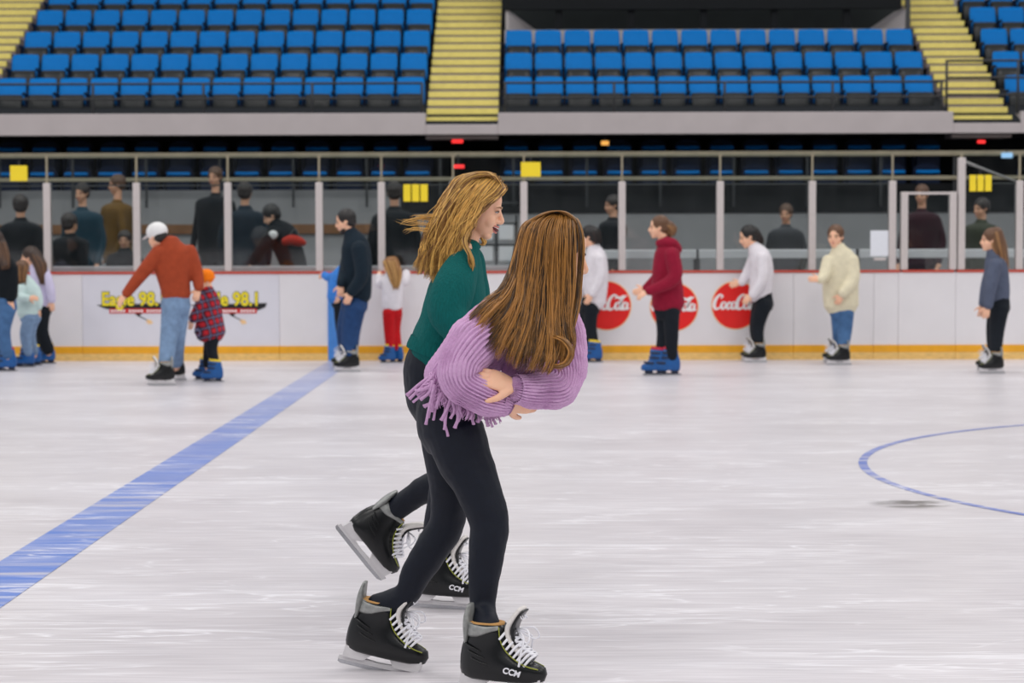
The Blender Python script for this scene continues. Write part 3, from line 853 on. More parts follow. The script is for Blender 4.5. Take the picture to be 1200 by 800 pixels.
def make_skate(kind):
    """x forward, z up, origin under the middle of the runner"""
    boot = MB()
    if kind == 'blue':
        sl = [(0.052,-0.118,0.150,0.040,0),(0.062,-0.126,0.162,0.048,0),(0.09,-0.130,0.166,0.050,0),(0.115,-0.130,0.150,0.049,0),(0.14,-0.128,0.115,0.048,-0.1),
              (0.17,-0.122,0.085,0.048,-0.1),(0.21,-0.112,0.068,0.050,0),(0.25,-0.105,0.064,0.052,0),(0.27,-0.108,0.066,0.053,0.1),(0.262,-0.09,0.05,0.04,0.1)]
        bm_ = BOOT_BLUE
    else:
        sl = [(0.056,-0.112,0.140,0.032,0),(0.064,-0.122,0.158,0.041,0),(0.085,-0.127,0.166,0.045,0),(0.105,-0.127,0.160,0.0455,0),(0.122,-0.126,0.136,0.044,-0.05),
              (0.140,-0.122,0.102,0.042,-0.12),(0.160,-0.115,0.072,0.040,-0.18),(0.185,-0.106,0.046,0.039,-0.15),(0.212,-0.101,0.030,0.041,-0.05),(0.235,-0.103,0.024,0.043,0.0),(0.228,-0.09,0.012,0.036,0)]
        bm_ = BOOT_BLACK
    ring_mesh(boot, sl)
    root = boot.build('ice_skate', bm_)
    h = MB()
    pz = 0.058
    if kind == 'blue':
        h.prism([(-0.115,pz),(-0.02,pz),(-0.04,0.02),(-0.10,0.02)], -0.02, 0.02); h.prism([(0.03,pz),(0.13,pz),(0.115,0.02),(0.045,0.02)], -0.02, 0.02)
        h.prism([(-0.12,0.012),(0.13,0.012),(0.12,0.026),(-0.11,0.026)], -0.012, 0.012)
        h.build('blade_holder', HOLD_D, root, False)
    else:
        h.prism([(-0.120,pz+0.012),(-0.015,pz+0.006),(-0.045,0.036),(-0.055,0.03),(-0.125,0.03)], -0.022, 0.022)
        h.prism([(0.035,pz+0.004),(0.150,pz+0.012),(0.142,0.03),(0.062,0.03),(0.052,0.036)], -0.022, 0.022)
        h.prism([(-0.140,0.016),(0.150,0.016),(0.156,0.034),(0.10,0.036),(0.0,0.03),(-0.09,0.036),(-0.138,0.03)], -0.010, 0.010)
        h.build('blade_holder', HOLD_W, root, False)
    r = MB(); r.prism([(-0.142,0.006),(-0.132,0.001),(-0.06,0.0),(0.07,0.0),(0.135,0.003),(0.152,0.014),(0.150,0.019),(-0.142,0.019)], -0.002, 0.002)
    r.build('runner', STEEL, root, False)
    if kind == 'blue':
        c = MB(); ring_mesh(c, [(0.262,-0.10,0.056,0.046,0.1),(0.30,-0.098,0.054,0.048,0.1),(0.296,-0.08,0.04,0.036,0.1)])
        c.build('liner_cuff', CUFF_Y, root)
        for z, x in ((0.13, 0.085), (0.185, 0.03), (0.235, 0.02)):
            for sg in (-1, 1):
                MB().tube([(Vector((x-0.05, sg*0.050, z)), 0.011, 0.006), (Vector((x, sg*0.053, z+0.004)), 0.011, 0.006), (Vector((x+0.04, sg*0.04, z+0.006)), 0.011, 0.006)], n=8, sub=2).build('buckle', HOLD_D, root)
        return root
    t = MB()
    t.tube([(Vector((0.085,0,0.142)), 0.008, 0.030), (Vector((0.050,0,0.188)), 0.009, 0.036), (Vector((0.042,0,0.226)), 0.010, 0.040), (Vector((0.060,0,0.262)), 0.010, 0.040), (Vector((0.080,0,0.290)), 0.008, 0.035)], n=14, sub=4, sq=1.5)
    to = t.build('tongue', FELT, root)
    t = MB()
    t.tube([(Vector((0.066,0,0.176)), 0.005, 0.030), (Vector((0.056,0,0.222)), 0.005, 0.036), (Vector((0.073,0,0.262)), 0.005, 0.036), (Vector((0.090,0,0.284)), 0.004, 0.031)], n=12, sub=4, sq=1.5)
    t.build('tongue_face', BOOT_BLACK, root)
    g_ = MB()
    g_.tube([(Vector((-0.103,0,0.17)), 0.006, 0.030), (Vector((-0.100,0,0.220)), 0.012, 0.041), (Vector((-0.100,0,0.258)), 0.010, 0.038), (Vector((-0.097,0,0.290)), 0.006, 0.026)], n=12, sub=4, sq=1.0)
    g_.build('tendon_guard', SILVER, root)
    for sg in (-1, 1):
        MB().tube([(Vector((-0.092, sg*0.026, 0.216)), 0.024, 0.006), (Vector((-0.06, sg*0.0410, 0.214)), 0.019, 0.005), (Vector((-0.02, sg*0.0425, 0.221)), 0.010, 0.004), (Vector((0.012, sg*0.038, 0.228)), 0.007, 0.004)], n=8, sub=3).build('collar_panel', SILVER, root)
        for kk in range(3):
            MB().tube([(Vector((-0.100+0.012*kk, sg*(0.030+.004*kk), 0.170-0.022*kk)), 0.003, 0.003), (Vector((-0.075+0.014*kk, sg*(0.0405+.0015*kk), 0.160-0.022*kk)), 0.003, 0.003), (Vector((-0.045+0.014*kk, sg*(0.0420+.0012*kk), 0.150-0.020*kk)), 0.002, 0.002)], n=6, sub=3).build('heel_rib', BOOT_BLACK, root)
        MB().tube([(Vector((x, sg*y, z)), 0.0018, 0.0018) for x, y, z in ((0.016,0.040,0.230),(0.022,0.0415,0.190),(0.044,0.0428,0.155),(0.085,0.0435,0.125),(0.118,0.0405,0.112),(0.145,0.030,0.105))], n=6, sub=4).build('piping', LIME, root)
    li = MB(); ring_mesh(li, [(0.222,-0.096,0.016,0.037,0),(0.241,-0.097,0.020,0.039,0),(0.238,-0.09,0.012,0.034,0)]); li.build('collar_lining', SOCK, root)
    lc = MB(); K = 8
    for k in range(K):
        f = k/(K-1)
        x = 0.124-0.082*f; z = 0.134+0.080*f+0.010*math.sin(PI*f)*-1
        w = 0.036+0.003*f
        for sgn in (1, -1):
            lc.tube([(Vector((x-0.022, -w*1.12*sgn, z-0.020)), 0.0042, 0.003), (Vector((x-0.004, -w*0.75*sgn, z+0.004)), 0.0045, 0.003), (Vector((x+0.006, 0, z+0.013)), 0.0045, 0.003), (Vector((x+0.004-0.012, w*0.6*sgn, z+0.016)), 0.0042, 0.003)], n=6, sub=3)
    for sgn in (1, -1):   # bow
        lc.tube([(Vector((0.062, 0.0, 0.222)), 0.003, 0.003), (Vector((0.108, -0.028*sgn, 0.228)), 0.003, 0.003), (Vector((0.122, -0.048*sgn, 0.198)), 0.003, 0.003), (Vector((0.103, -0.036*sgn, 0.190)), 0.003, 0.003), (Vector((0.068, -0.004*sgn, 0.220)), 0.003, 0.003)], n=6, sub=5)
        lc.tube([(Vector((0.066, 0.0, 0.222)), 0.0028, 0.0028), (Vector((0.100, -0.036*sgn, 0.20)), 0.0028, 0.0028), (Vector((0.095, -0.05*sgn, 0.155)), 0.0028, 0.0028), (Vector((0.09, -0.053*sgn, 0.115)), 0.004, 0.0028)], n=6, sub=4)
    lc.build('laces', LACE, root)
    for sg in (-1, 1):
        me = text_mesh('CCM', 0.027, 0.0008, 0.0012, 0.15)
        rot = Matrix.Rotation(PI/2, 4, 'X')
        Mx = Matrix.Translation((0.062, -0.0462, 0.092)) @ Matrix.Rotation(math.radians(10), 4, 'Y') @ rot
        if sg == 1: Mx = Matrix.Translation((0.062, 0.0462, 0.092)) @ Matrix.Rotation(math.radians(10), 4, 'Y') @ Matrix.Rotation(PI, 4, 'Z') @ rot
        me.transform(Mx); me.materials.clear(); me.materials.append(LACE)
        link('lettering' if sg == -1 else 'lettering_far', me, root)
    me = text_mesh('CCM', 0.024, 0.0006, 0.0012, 0.0)
    me.transform(Matrix.Translation((0.085, 0, 0.264)) @ Matrix.Rotation(PI/2, 4, 'Z') @ Matrix.Rotation(math.radians(62), 4, 'X'))
    me.materials.clear(); me.materials.append(LACE); link('tongue_lettering', me, root)
    return root
SKATE = {'black': make_skate('black'), 'blue': make_skate('blue')}

def put_skate(fig, kind, P, yaw, pitch=0.0, roll=0.0, sc=1.0, cuff=None, inner=False):
    """P: local point under the runner's middle; angles in degrees, yaw 0 = toe to the right"""
    o = dup(SKATE[kind], P, fig.o)
    o.rotation_euler = (math.radians(roll), math.radians(pitch), math.radians(yaw))
    o.scale = (sc, sc, sc)
    for c in list(o.children):
        nm = c.name.split('.')[0]
        if nm == ('lettering' if inner else 'lettering_far'): bpy.data.objects.remove(c)
        elif nm == 'lettering_far': c.name = 'lettering'
    if cuff:
        for c in o.children:
            if c.name.startswith('liner_cuff'):
                c.data = c.data.copy(); c.data.materials.clear(); c.data.materials.append(cuff)
    Mx = Matrix.Translation(P) @ Matrix.Rotation(math.radians(yaw), 4, 'Z') @ Matrix.Rotation(math.radians(pitch), 4, 'Y') @ Matrix.Rotation(math.radians(roll), 4, 'X') @ Matrix.Scale(sc, 4)
    return Mx

# ------------------------------------------------------------------ bodies
class Fig:
    def __init__(s, label, Y, px, py, group='skaters on the ice', cat='person', base=None):
        s.Y = Y
        g0 = at(px, py, Y); s.L = Vector((g0.x, g0.y, 0.0)) if base is None else base
        s.o = thing('person', label, cat, s.L, group)
        s.k = Y/FPX
    def p(s, px, py, dy=0.0): return at(px, py, s.Y+dy) - s.L
    def st(s, lst, db=None, grow=1.0, addm=0.0):
        out = []
        for q in lst:
            px, py, hw = q[:3]; dy = q[3] if len(q) > 3 else 0.0
            a = hw*s.k*grow+addm
            b = (q[4]*grow+addm) if len(q) > 4 else (db*grow+addm if db else a)
            out.append((s.p(px, py, dy), a, b))
        return out

def head_frame(C, h, yaw, pitch, roll=0.0):
    y = math.radians(yaw); t = math.radians(pitch)
    F = Vector((math.cos(y)*math.cos(t), math.sin(y)*math.cos(t), -math.sin(t)))
    U = Vector((math.cos(y)*math.sin(t), math.sin(y)*math.sin(t), math.cos(t)))
    Lf = U.cross(F)
    R = Matrix((F, Lf, U)).transposed().to_4x4() @ Matrix.Rotation(math.radians(roll), 4, 'X')
    return Matrix.Translation(C) @ R @ Matrix.Scale(h, 4) @ Matrix.Translation((0, 0, -0.5))

def add_head(mb, H, fine=False):
    nu, nv = (28, 18) if fine else (18, 12)
    e = lambda c, r: mb.ell(c, r, H, nu, nv)
    e((-0.04,0,0.63),(0.41,0.335,0.37)); e((0.10,0,0.42),(0.27,0.28,0.36)); e((0.14,0,0.25),(0.24,0.22,0.22))
    e((0.255,0,0.075),(0.095,0.12,0.075)); e((0.30,0,0.565),(0.09,0.22,0.07)); e((0.31,0,0.22),(0.09,0.13,0.08))
    for s in (-1, 1):
        e((0.235,0.155*s,0.335),(0.115,0.10,0.12)); e((-0.02,0.325*s,0.46),(0.075,0.035,0.105)); e((0.385,0.052*s,0.335),(0.05,0.035,0.032))
    V = lambda x, y, z: H @ Vector((x, y, z))
    sc = H.to_scale()[0]
    mb.tube([(V(0.345,0,0.545), 0.035*sc, 0.045*sc), (V(0.405,0,0.45), 0.036*sc, 0.045*sc), (V(0.45,0,0.365), 0.045*sc, 0.052*sc), (V(0.42,0,0.325), 0.03*sc, 0.05*sc)], n=12, sub=3)

def add_face(fig, H, fine=False, smile=False):
    for s in (-1, 1):
        MB().ell((0.333,0.148*s,0.485),(0.030,0.056,0.022),H).build('eye', EYE, fig.o)
        b = MB(); sc = H.to_scale()[0]
        b.tube([(H @ Vector((0.375,0.07*s,0.565)), 0.014*sc, 0.014*sc), (H @ Vector((0.365,0.15*s,0.585)), 0.016*sc, 0.016*sc), (H @ Vector((0.315,0.225*s,0.56)), 0.010*sc, 0.010*sc)], n=6, sub=3)
        b.build('eyebrow', EYE, fig.o)
    MB().ell((0.372,0,0.222),(0.042,0.092,0.028),H).build('lips', LIP, fig.o)

def add_hand(mb, W, d, n, side=1, sc=1.0, curl=25.0, spread=1.0, rot=0):
    d = d.normalized(); n = (n - d*n.dot(d)).normalized(); lat = d.cross(n)
    mb.tube([(W-d*0.02*sc, 0.024*sc, 0.019*sc), (W+d*0.012*sc, 0.027*sc, 0.017*sc), (W+d*0.045*sc, 0.037*sc, 0.0145*sc), (W+d*0.082*sc, 0.039*sc, 0.012*sc)], n=14, sub=3, ref=n)
    for k, (ln, off) in enumerate(((0.068,0.029),(0.078,0.010),(0.072,-0.009),(0.056,-0.027))):
        p = W+d*(0.080-0.004*abs(k-1))*sc+lat*off*side*sc
        st = [(p-d*0.012*sc, 0.0088*sc, 0.0088*sc)]
        dd = (d+lat*side*(0.10-0.07*k)*spread).normalized(); ax = dd.cross(n).normalized()
        for j, fr in enumerate((0.45, 0.32, 0.23)):
            dd = (Matrix.Rotation(math.radians(-curl*(0.7+0.5*j)), 3, ax) @ dd)
            if dd.dot(n) > 0.95: break
            p = p+dd*ln*fr*sc
            r = (0.0085-0.0009*(j+1))*sc
            st.append((p, r, r))
        mb.tube(st, n=10, sub=3, ref=n)
    p = W+d*0.022*sc+lat*side*0.028*sc
    dd = (d*0.62+lat*side*0.72-n*0.25).normalized()
    st = [(p-dd*0.012*sc, 0.014*sc, 0.012*sc)]
    for fr, r in ((0.034, 0.0118), (0.028, 0.0095), (0.016, 0.0075)):
        p = p+dd*fr*sc; dd = (dd*0.8+d*0.35-n*0.12).normalized(); st.append((p, r*sc, r*sc))
    mb.tube(st, n=10, sub=3, ref=n)

NOY = Vector((0, -1, 0))
def skater(label, Y, foot, head, torso, arms, legs, topm, legm, hair, skates, skin='fair', hips=None, bd=0.125, group='skaters on the ice', hat=None, fset=True, vox=0.011, hand_sc=1.0):
    """traced in pixels at depth Y: stations are (px, py, half-width px, depth offset m, half-depth m)"""
    f = Fig(label, Y, foot[0], foot[1], group)
    b = MB()
    hx, hy, hh, yaw, pit = head[:5]
    H = head_frame(f.p(hx, hy, head[5] if len(head) > 5 else 0), hh*f.k, yaw, pit)
    add_head(b, H)
    n0 = torso[0]
    C = H @ Vector((-0.06, 0, 0.30))
    b.tube([(C, 0.052*hh*f.k/0.225, 0.055*hh*f.k/0.225), ((C+f.p(n0[0], n0[1]))/2, 0.052, 0.055), (f.p(n0[0], n0[1]+8, n0[3] if len(n0) > 3 else 0), 0.06, 0.07)], n=12, sub=3)
    b.tube(f.st(torso, bd, 0.84), n=18, sub=4)
    t = MB(); t.tube(f.st(torso, bd), n=22, sub=5, sq=0.25)
    for a in arms:
        pts = a['p']; hw = a.get('hw', (8.5, 7.5, 5.5))
        full = [(q[0], q[1], w, q[2]) for q, w in zip(pts, hw)]
        t.tube(f.st(full), n=14, sub=5)
        b.tube(f.st(full, None, 0.72), n=10, sub=4)
        W = f.p(*pts[-1]); E = f.p(*pts[-2])
        d = (W-E).normalized()
        if 'd' in a: d = Vector(a['d']).normalized()
        add_hand(b, W+d*0.015, d, Vector(a.get('n', (0, -1, 0.3))), a.get('side', 1), hand_sc, a.get('curl', 22))
    pm = MB()
    if hips: pm.tube(f.st(hips, bd*0.95), n=18, sub=4)
    if hips: b.tube(f.st(hips, bd*0.95, 0.84), n=14, sub=3)
    for l, sk in zip(legs, skates):
        pts = [(q[0], q[1], q[2], q[3] if len(q) > 3 else 0.0) for q in l]
        ext = f.st(pts)
        kind, (sx, sy, sdy), yw, pt, sc = sk[:5]
        G = ground(sx, sy) - f.L if sdy is None else f.p(sx, sy, sdy)
        Mx = put_skate(f, kind, G, yw, pt, 0, sc, sk[5] if len(sk) > 5 else None)
        ank = Mx @ Vector((-0.03, 0, 0.225))
        zl = max(ext[-1][0].z, ank.z-0.03*sc)
        legp = ext[:-1] + [(Vector((ext[-1][0].x*0.3+ank.x*0.7, ank.y*0.7+ext[-1][0].y*0.3, zl)), ext[-1][1], ext[-1][2])]
        if zl > ank.z+0.04: legp.append((ank, ext[-1][1]*0.92, ext[-1][2]*0.92))
        pm.tube(legp, n=14, sub=5)
        low = Mx @ Vector((-0.03, 0, 0.11))
        b.tube([(p, a*0.7, bb*0.7) for p, a, bb in legp] + [(low, 0.03*sc, 0.03*sc)], n=10, sub=4)
        b.tube([(low+Vector((0,0,-0.005)), 0.026*sc, 0.028*sc), (Mx @ Vector((0.05, 0, 0.095)), 0.018*sc, 0.028*sc), (Mx @ Vector((0.11, 0, 0.09)), 0.012*sc, 0.026*sc)], n=8, sub=2)
    bo = b.build('body', SK[skin], f.o, True, 0.0085, 2)
    t.build('top', topm, f.o, True, vox, 3)
    pm.build('trousers', legm, f.o, True, vox, 3)
    add_face(f, H)
    hm, cap, tubes = hair
    hb = MB(); hb.t = 0.45
    if cap:
        hb.ell((-0.075,0,0.645),(0.425*cap,0.372*cap,0.405*cap),H,20,14)
        hb.ell((-0.20,0,0.45),(0.27*cap,0.33*cap,0.30*cap),H,18,12)
    for tb in tubes:
        hb.tube(f.st(tb), n=14, sub=4)
    me = hb.mesh('hair', True, (HA[hm],))
    me = voxel(me, 0.009, 2, (HA[hm],))
    ho = link('hair', me, f.o)
    rnd = random.Random(len(label))
    sb = MB()
    for tb in tubes:
        for _ in range(26):
            th = rnd.uniform(0, 2*PI); pts = []
            sb.t = rnd.uniform(0.05, 1.0)
            for q in tb:
                dy = q[3] if len(q) > 3 else 0
                bdp = q[4] if len(q) > 4 else q[2]*f.k
                pts.append((f.p(q[0]+q[2]*0.98*math.cos(th)+rnd.uniform(-.6,.6), q[1]+rnd.uniform(-.8,.8), dy-abs(math.sin(th))*bdp*1.0), 0.0055, 0.0055))
            pts[-1] = (pts[-1][0]+Vector((rnd.uniform(-.01,.01), 0, -rnd.uniform(0, 0.04))), 0.002, 0.002)
            sb.tube(pts, n=5, sub=3)
    if tubes: sb.build('hair_strands', HA[hm], ho)
    return f, H

# ------------------------------------------------------------------ skaters in the background
def yfoot(py): return FPX*1.46/(py-279.0)
DEN = cloth('blue_denim', (70,106,150), 0.16, 0.4, 30); DEN_L = cloth('washed_denim', (120,146,178), 0.16, 0.4, 30); DEN_D = cloth('dark_denim', (34,64,108), 0.14, 0.4, 30)
BLK = cloth('black_trousers', (20,26,34), 0.12); NAVY = cloth('navy_knit', (18,34,46), 0.12); RUST = cloth('rust_knit', (158,66,38), 0.10)
WHT = cloth('white_knit', (226,222,228), 0.05); CREAM = cloth('cream_fleece', (222,214,186), 0.06); BURG = cloth('burgundy_fleece', (140,18,48), 0.08)
GREYK = cloth('slate_fleece', (84,92,112), 0.1); MINT = cloth('mint_knit', (200,222,220), 0.05); LAV = cloth('lavender_knit', (206,200,228), 0.05)
REDP = cloth('red_leggings', (188,18,26), 0.08); BLUEJ = cloth('blue_jacket', (62,130,214), 0.12, nscale=30); DKJ = cloth('black_jacket', (12,19,25), 0.12)
ORANGE = cloth('orange_knit', (250,130,16), 0.08); CAPW = cloth('white_cap', (228,228,228), 0.04, 0.1)

def plaid_mat():
    m = bpy.data.materials.new('red_plaid_flannel'); m.use_nodes = True
    nt = m.node_tree; N = nt.nodes; L = nt.links; b = N['Principled BSDF']; b.inputs['Roughness'].default_value = 0.9
    tc = N.new('ShaderNodeTexCoord'); sx = N.new('ShaderNodeSeparateXYZ')
    mp = N.new('ShaderNodeMapping'); mp.inputs['Rotation'].default_value = (0, math.radians(14), 0)
    L.new(tc.outputs['Object'], mp.inputs[0]); L.new(mp.outputs[0], sx.inputs[0])
    def band(sock, per, duty, add=None):
        a = N.new('ShaderNodeMath'); a.operation = 'ADD'; L.new(sock, a.inputs[0])
        if add: L.new(add, a.inputs[1])
        else: a.inputs[1].default_value = 0
        w = N.new('ShaderNodeMath'); w.operation = 'PINGPONG'; L.new(a.outputs[0], w.inputs[0]); w.inputs[1].default_value = per
        c = N.new('ShaderNodeMath'); c.operation = 'LESS_THAN'; L.new(w.outputs[0], c.inputs[0]); c.inputs[1].default_value = per*duty
        return c.outputs[0]
    bx = band(sx.outputs[0], 0.045, 0.5, sx.outputs[1]); bz = band(sx.outputs[2], 0.045, 0.5)
    fx = band(sx.outputs[0], 0.045, 0.1, sx.outputs[1]); fz = band(sx.outputs[2], 0.045, 0.1)
    ad = N.new('ShaderNodeMath'); ad.operation = 'ADD'; L.new(bx, ad.inputs[0]); L.new(bz, ad.inputs[1])
    hf = N.new('ShaderNodeMath'); hf.operation = 'MULTIPLY'; L.new(ad.outputs[0], hf.inputs[0]); hf.inputs[1].default_value = 0.5
    r = N.new('ShaderNodeValToRGB'); r.color_ramp.interpolation = 'CONSTANT'
    e = r.color_ramp.elements; e.new(0.7)
    for i, (p, c) in enumerate(((0.0, (196,30,44)), (0.35, (92,26,42)), (0.8, (24,28,48)))):
        e[i].position = p; e[i].color = (*srgb(*c), 1)
    L.new(hf.outputs[0], r.inputs[0])
    mxx = N.new('ShaderNodeMath'); mxx.operation = 'MAXIMUM'; L.new(fx, mxx.inputs[0]); L.new(fz, mxx.inputs[1])
    s2 = N.new('ShaderNodeMath'); s2.operation = 'MULTIPLY'; L.new(mxx.outputs[0], s2.inputs[0]); s2.inputs[1].default_value = 0.55
    mi = N.new('ShaderNodeMix'); mi.data_type = 'RGBA'; L.new(s2.outputs[0], mi.inputs[0]); L.new(r.outputs[0], mi.inputs[6]); mi.inputs[7].default_value = (*srgb(150,150,190), 1)
    L.new(mi.outputs[2], b.inputs['Base Color'])
    return m
PLAID = plaid_mat()

# man in the rust sweater
f, H = skater('man in rust sweater, white cap and light jeans leaning over a child', yfoot(449), (200, 449),
    (184, 277, 28, 150, 14),
    [(199,285,13,0,.10),(201,297,23,0,.13),(203,315,22,0,.14),(205,334,18,0,.13),(207,347,17,0,.125)],
    [dict(p=[(187,296,-.06),(166,321,-.10),(148,344,-.12)], hw=(10,8,6), d=(-.6,0,-.8), curl=20, n=(-.5,-.6,.3)),
     dict(p=[(221,294,.02),(230,318,.02),(233,337,-.02)], hw=(9.5,8,6), d=(-.3,-.1,-1), curl=35)],
    [[(201,360,12,-.06),(198,394,10.5,-.07),(196,430,9,-.08)], [(211,360,12,.06),(208,392,10,.06),(207,426,8.5,.08)]],
    RUST, DEN_L, ('dark', 1.0, []),
    [('black', (190,451.5,None), 184, 0, 1.0), ('black', (203,445.5,None), 176, 0, 1.0)], hips=[(206,344,16,0,.12),(206,360,18,0,.13)], hand_sc=1.05)
c = MB(); c.ell((-0.05,0,0.70),(0.47,0.42,0.40),H,22,14)
c.tube([(H @ Vector((0.30,0,0.66)), 0.05*H.to_scale()[0], 0.34*H.to_scale()[0]), (H @ Vector((0.52,0,0.62)), 0.03*H.to_scale()[0], 0.30*H.to_scale()[0]), (H @ Vector((0.70,0,0.57)), 0.02*H.to_scale()[0], 0.18*H.to_scale()[0])], n=16, sub=3)
cp = c.build('baseball_cap', CAPW, f.o)
MB().ell((-0.22,-0.375,0.74),(0.06,0.03,0.06),H).build('cap_emblem', M['black'], cp)

# child in plaid
f, H = skater('child in orange beanie and red plaid shirt beside the man', yfoot(446), (247, 446),
    (241, 329, 22, 200, 12),
    [(243,340,8,0,.075),(245,351,12,0,.10),(246,368,14.5,0,.12),(246,380,17,0,.14),(246,389,18.5,0,.15)],
    [dict(p=[(236,350,-.06),(232,349,-.10),(232,344,-.08)], hw=(6,5.5,4.5), d=(0,.1,1), curl=30),
     dict(p=[(235,356,-.09),(229,368,-.12),(226,374,-.12)], hw=(6.5,6,5.5), d=(-.3,0,-1), curl=25)],
    [[(251,390,8.5,-.05),(248,408,7,-.05),(251,427,6,-.05)], [(248,390,8.5,.05),(245,408,7,.05),(246,427,6,.05)]],
    PLAID, BLK, ('blonde', 0.0, []),
    [('blue', (250,447.5,None), 188, 0, .78), ('blue', (240,445,None), 184, 0, .78)], hips=[(249,384,11,0,.10),(250,394,11,0,.10)], hand_sc=.75, vox=.010)
c = MB(); c.ell((-0.06,0,0.72),(0.48,0.44,0.42),H,22,14); c.tube([(H @ Vector((-0.04,0,0.52)), 0.10*H.to_scale()[0], 0.10*H.to_scale()[0])]*2, n=4, sub=1) if False else None
cp = c.build('beanie', ORANGE, f.o)
ring = MB(); sc = H.to_scale()[0]
ring.tube([(H @ Vector((-0.06+0.45*math.cos(t*PI/8), 0.41*math.sin(t*PI/8), 0.60)), 0.05*sc, 0.06*sc) for t in range(17)], n=8, sub=2, ref=Vector((0,0,1))); ring.build('beanie_brim', ORANGE, cp)

# man in navy
f, H = skater('bearded man in navy pullover and dark jeans by the blue stripe', yfoot(434), (407, 434),
    (405, 259, 27, 182, 12),
    [(411,273,9,0,.09),(416,286,16,0,.16),(418,308,18,0,.15),(419,330,17,0,.14),(418,347,17,0,.13)],
    [dict(p=[(421,290,-.15),(424,322,-.20),(412,342,-.20)], hw=(9.5,8.5,6.5), d=(-.5,0,-1), curl=30),
     dict(p=[(411,290,.14),(404,318,.05),(400,332,-.12)], hw=(9,7.5,6), d=(-.1,0,-1), curl=35)],
    [[(416,360,13,-.07),(411,388,11.5,-.08),(408,427,9.5,-.08)], [(411,360,12,.08),(405,388,11,.08),(404,424,9,.08)]],
    NAVY, DEN_D, ('dark', 1.0, []),
    [('black', (408,435.5,None), 182, 0, 1.0), ('black', (405,431,None), 180, 0, 1.0)], hips=[(417,342,15,0,.12),(415,360,16,0,.13)], hand_sc=1.1)
bd_ = MB(); bd_.ell((0.24,0,0.10),(0.125,0.16,0.10),H,16,10); bd_.ell((0.16,0,0.17),(0.16,0.225,0.11),H,16,10); bd_.build('beard', HA['dark'], f.o)
# child in blue, half behind him
skater('small child in blue jacket holding the boards behind the man in navy', yfoot(428), (400, 427),
    (408, 304, 21, 150, 5),
    [(404,315,8,0,.08),(400,325,12,0,.11),(397,338,12.5,0,.11),(396,349,13,0,.115)],
    [dict(p=[(394,323,.05),(386,325,.15),(380,322,.22)], hw=(6.5,5.5,4.5), d=(-.5,.4,-.2), curl=25),
     dict(p=[(405,324,-.08),(404,338,-.12),(399,346,-.12)], hw=(6,5.5,4.5))],
    [[(398,354,7.5,-.05),(399,380,6.5,-.05),(401,408,5.5,-.05)], [(402,354,7.5,.05),(402,380,6.5,.05),(404,408,5.5,.05)]],
    BLUEJ, BLK, ('brown', 1.02, []),
    [('black', (402,428,None), 176, 0, .75), ('black', (406,426,None), 172, 0, .75)], hips=[(398,346,11,0,.10),(399,356,11,0,.10)], hand_sc=.75, vox=.010)
# girl in white and red
skater('little girl in white top and red leggings leaning on the boards', yfoot(424.5), (459, 424.5),
    (456, 312, 20, 120, 8),
    [(458,321,7,0,.07),(460,331,12,0,.09),(460,345,12.5,0,.10),(459,360,12,0,.105)],
    [dict(p=[(451,329,.02),(445,334,.10),(444,324,.20)], hw=(6,5,4.5), d=(0,.5,.5), curl=20),
     dict(p=[(467,329,.0),(474,330,.06),(476,320,.20)], hw=(6.5,6,5), d=(0,.6,.3), curl=20)],
    [[(456,366,8,-.04),(456,386,6.5,-.04),(457,408,5.2,-.02)], [(464,366,8,.04),(463,386,6.5,.04),(465,408,5.2,.02)]],
    WHT, REDP, ('blonde', 1.04, [[(458,306,9,-.03,.07),(462,318,9,-.07,.05),(464,330,6,-.09,.035),(464,336,3,-.09,.02)]]),
    [('blue', (455,425,None), 192, 0, .72), ('blue', (465,424.5,None), 150, 0, .72)], hips=[(460,354,11,0,.09),(460,368,11.5,0,.09)], hand_sc=.7, vox=.010)
# three girls at the left
skater('woman in black jacket and jeans cut by the left edge', yfoot(434), (4, 434),
    (-5, 284, 26, 100, 0),
    [(-1,300,9,0,.09),(3,312,16,0,.15),(5,330,16,0,.14),(5,347,15.5,0,.13)],
    [dict(p=[(14,314,-.05),(15,334,-.08),(13,350,-.10)], hw=(7.5,6.5,5.5), d=(0,0,-1)), dict(p=[(-10,314,.0),(-14,334,.0),(-15,350,-.03)], hw=(7.5,6.5,5.5), d=(0,0,-1))],
    [[(9,362,10,-.06),(4,388,8.5,-.06),(7,416,7,-.06)], [(0,362,10,.06),(-3,388,8.5,.06),(-4,416,7,.06)]],
    DKJ, DEN, ('brown', 1.04, [[(-2,284,9,-.02,.08),(3,298,8,-.08,.06),(6,312,5,-.14,.04)]]),
    [('blue', (7,435,None), 186, 0, .92, CUFF_R), ('blue', (-6,433,None), 186, 0, .92, CUFF_R)], hips=[(4,345,14,0,.12),(5,362,15.5,0,.13)])
skater('girl in pale mint top and light jeans with yellow skate cuffs', yfoot(429), (32, 429),
    (26, 316, 21, 110, 8),
    [(28,327,8,0,.08),(31,337,13,0,.11),(33,352,13,0,.11),(34,367,13.5,0,.115)],
    [dict(p=[(24,338,-.10),(23,348,-.15),(32,349,-.18)], hw=(6,5.5,4.5), d=(1,0,0), curl=30), dict(p=[(41,338,.0),(45,350,-.02),(45,360,-.04)], hw=(6,5.5,4.5), d=(0,0,-1))],
    [[(35,372,8,-.05),(30,392,7,-.06),(36,414,5.5,-.05)], [(39,372,8,.05),(35,392,7,.05),(39,414,5.5,.05)]],
    MINT, DEN_L, ('light_brown', 1.04, [[(25,312,9,-.03,.075),(24,322,8,-.07,.05),(25,330,5,-.09,.03)]]),
    [('blue', (30,430,None), 182, 0, .82), ('blue', (38,428,None), 182, 0, .82)], hips=[(35,362,12,0,.10),(36,374,12.5,0,.105)], hand_sc=.85)
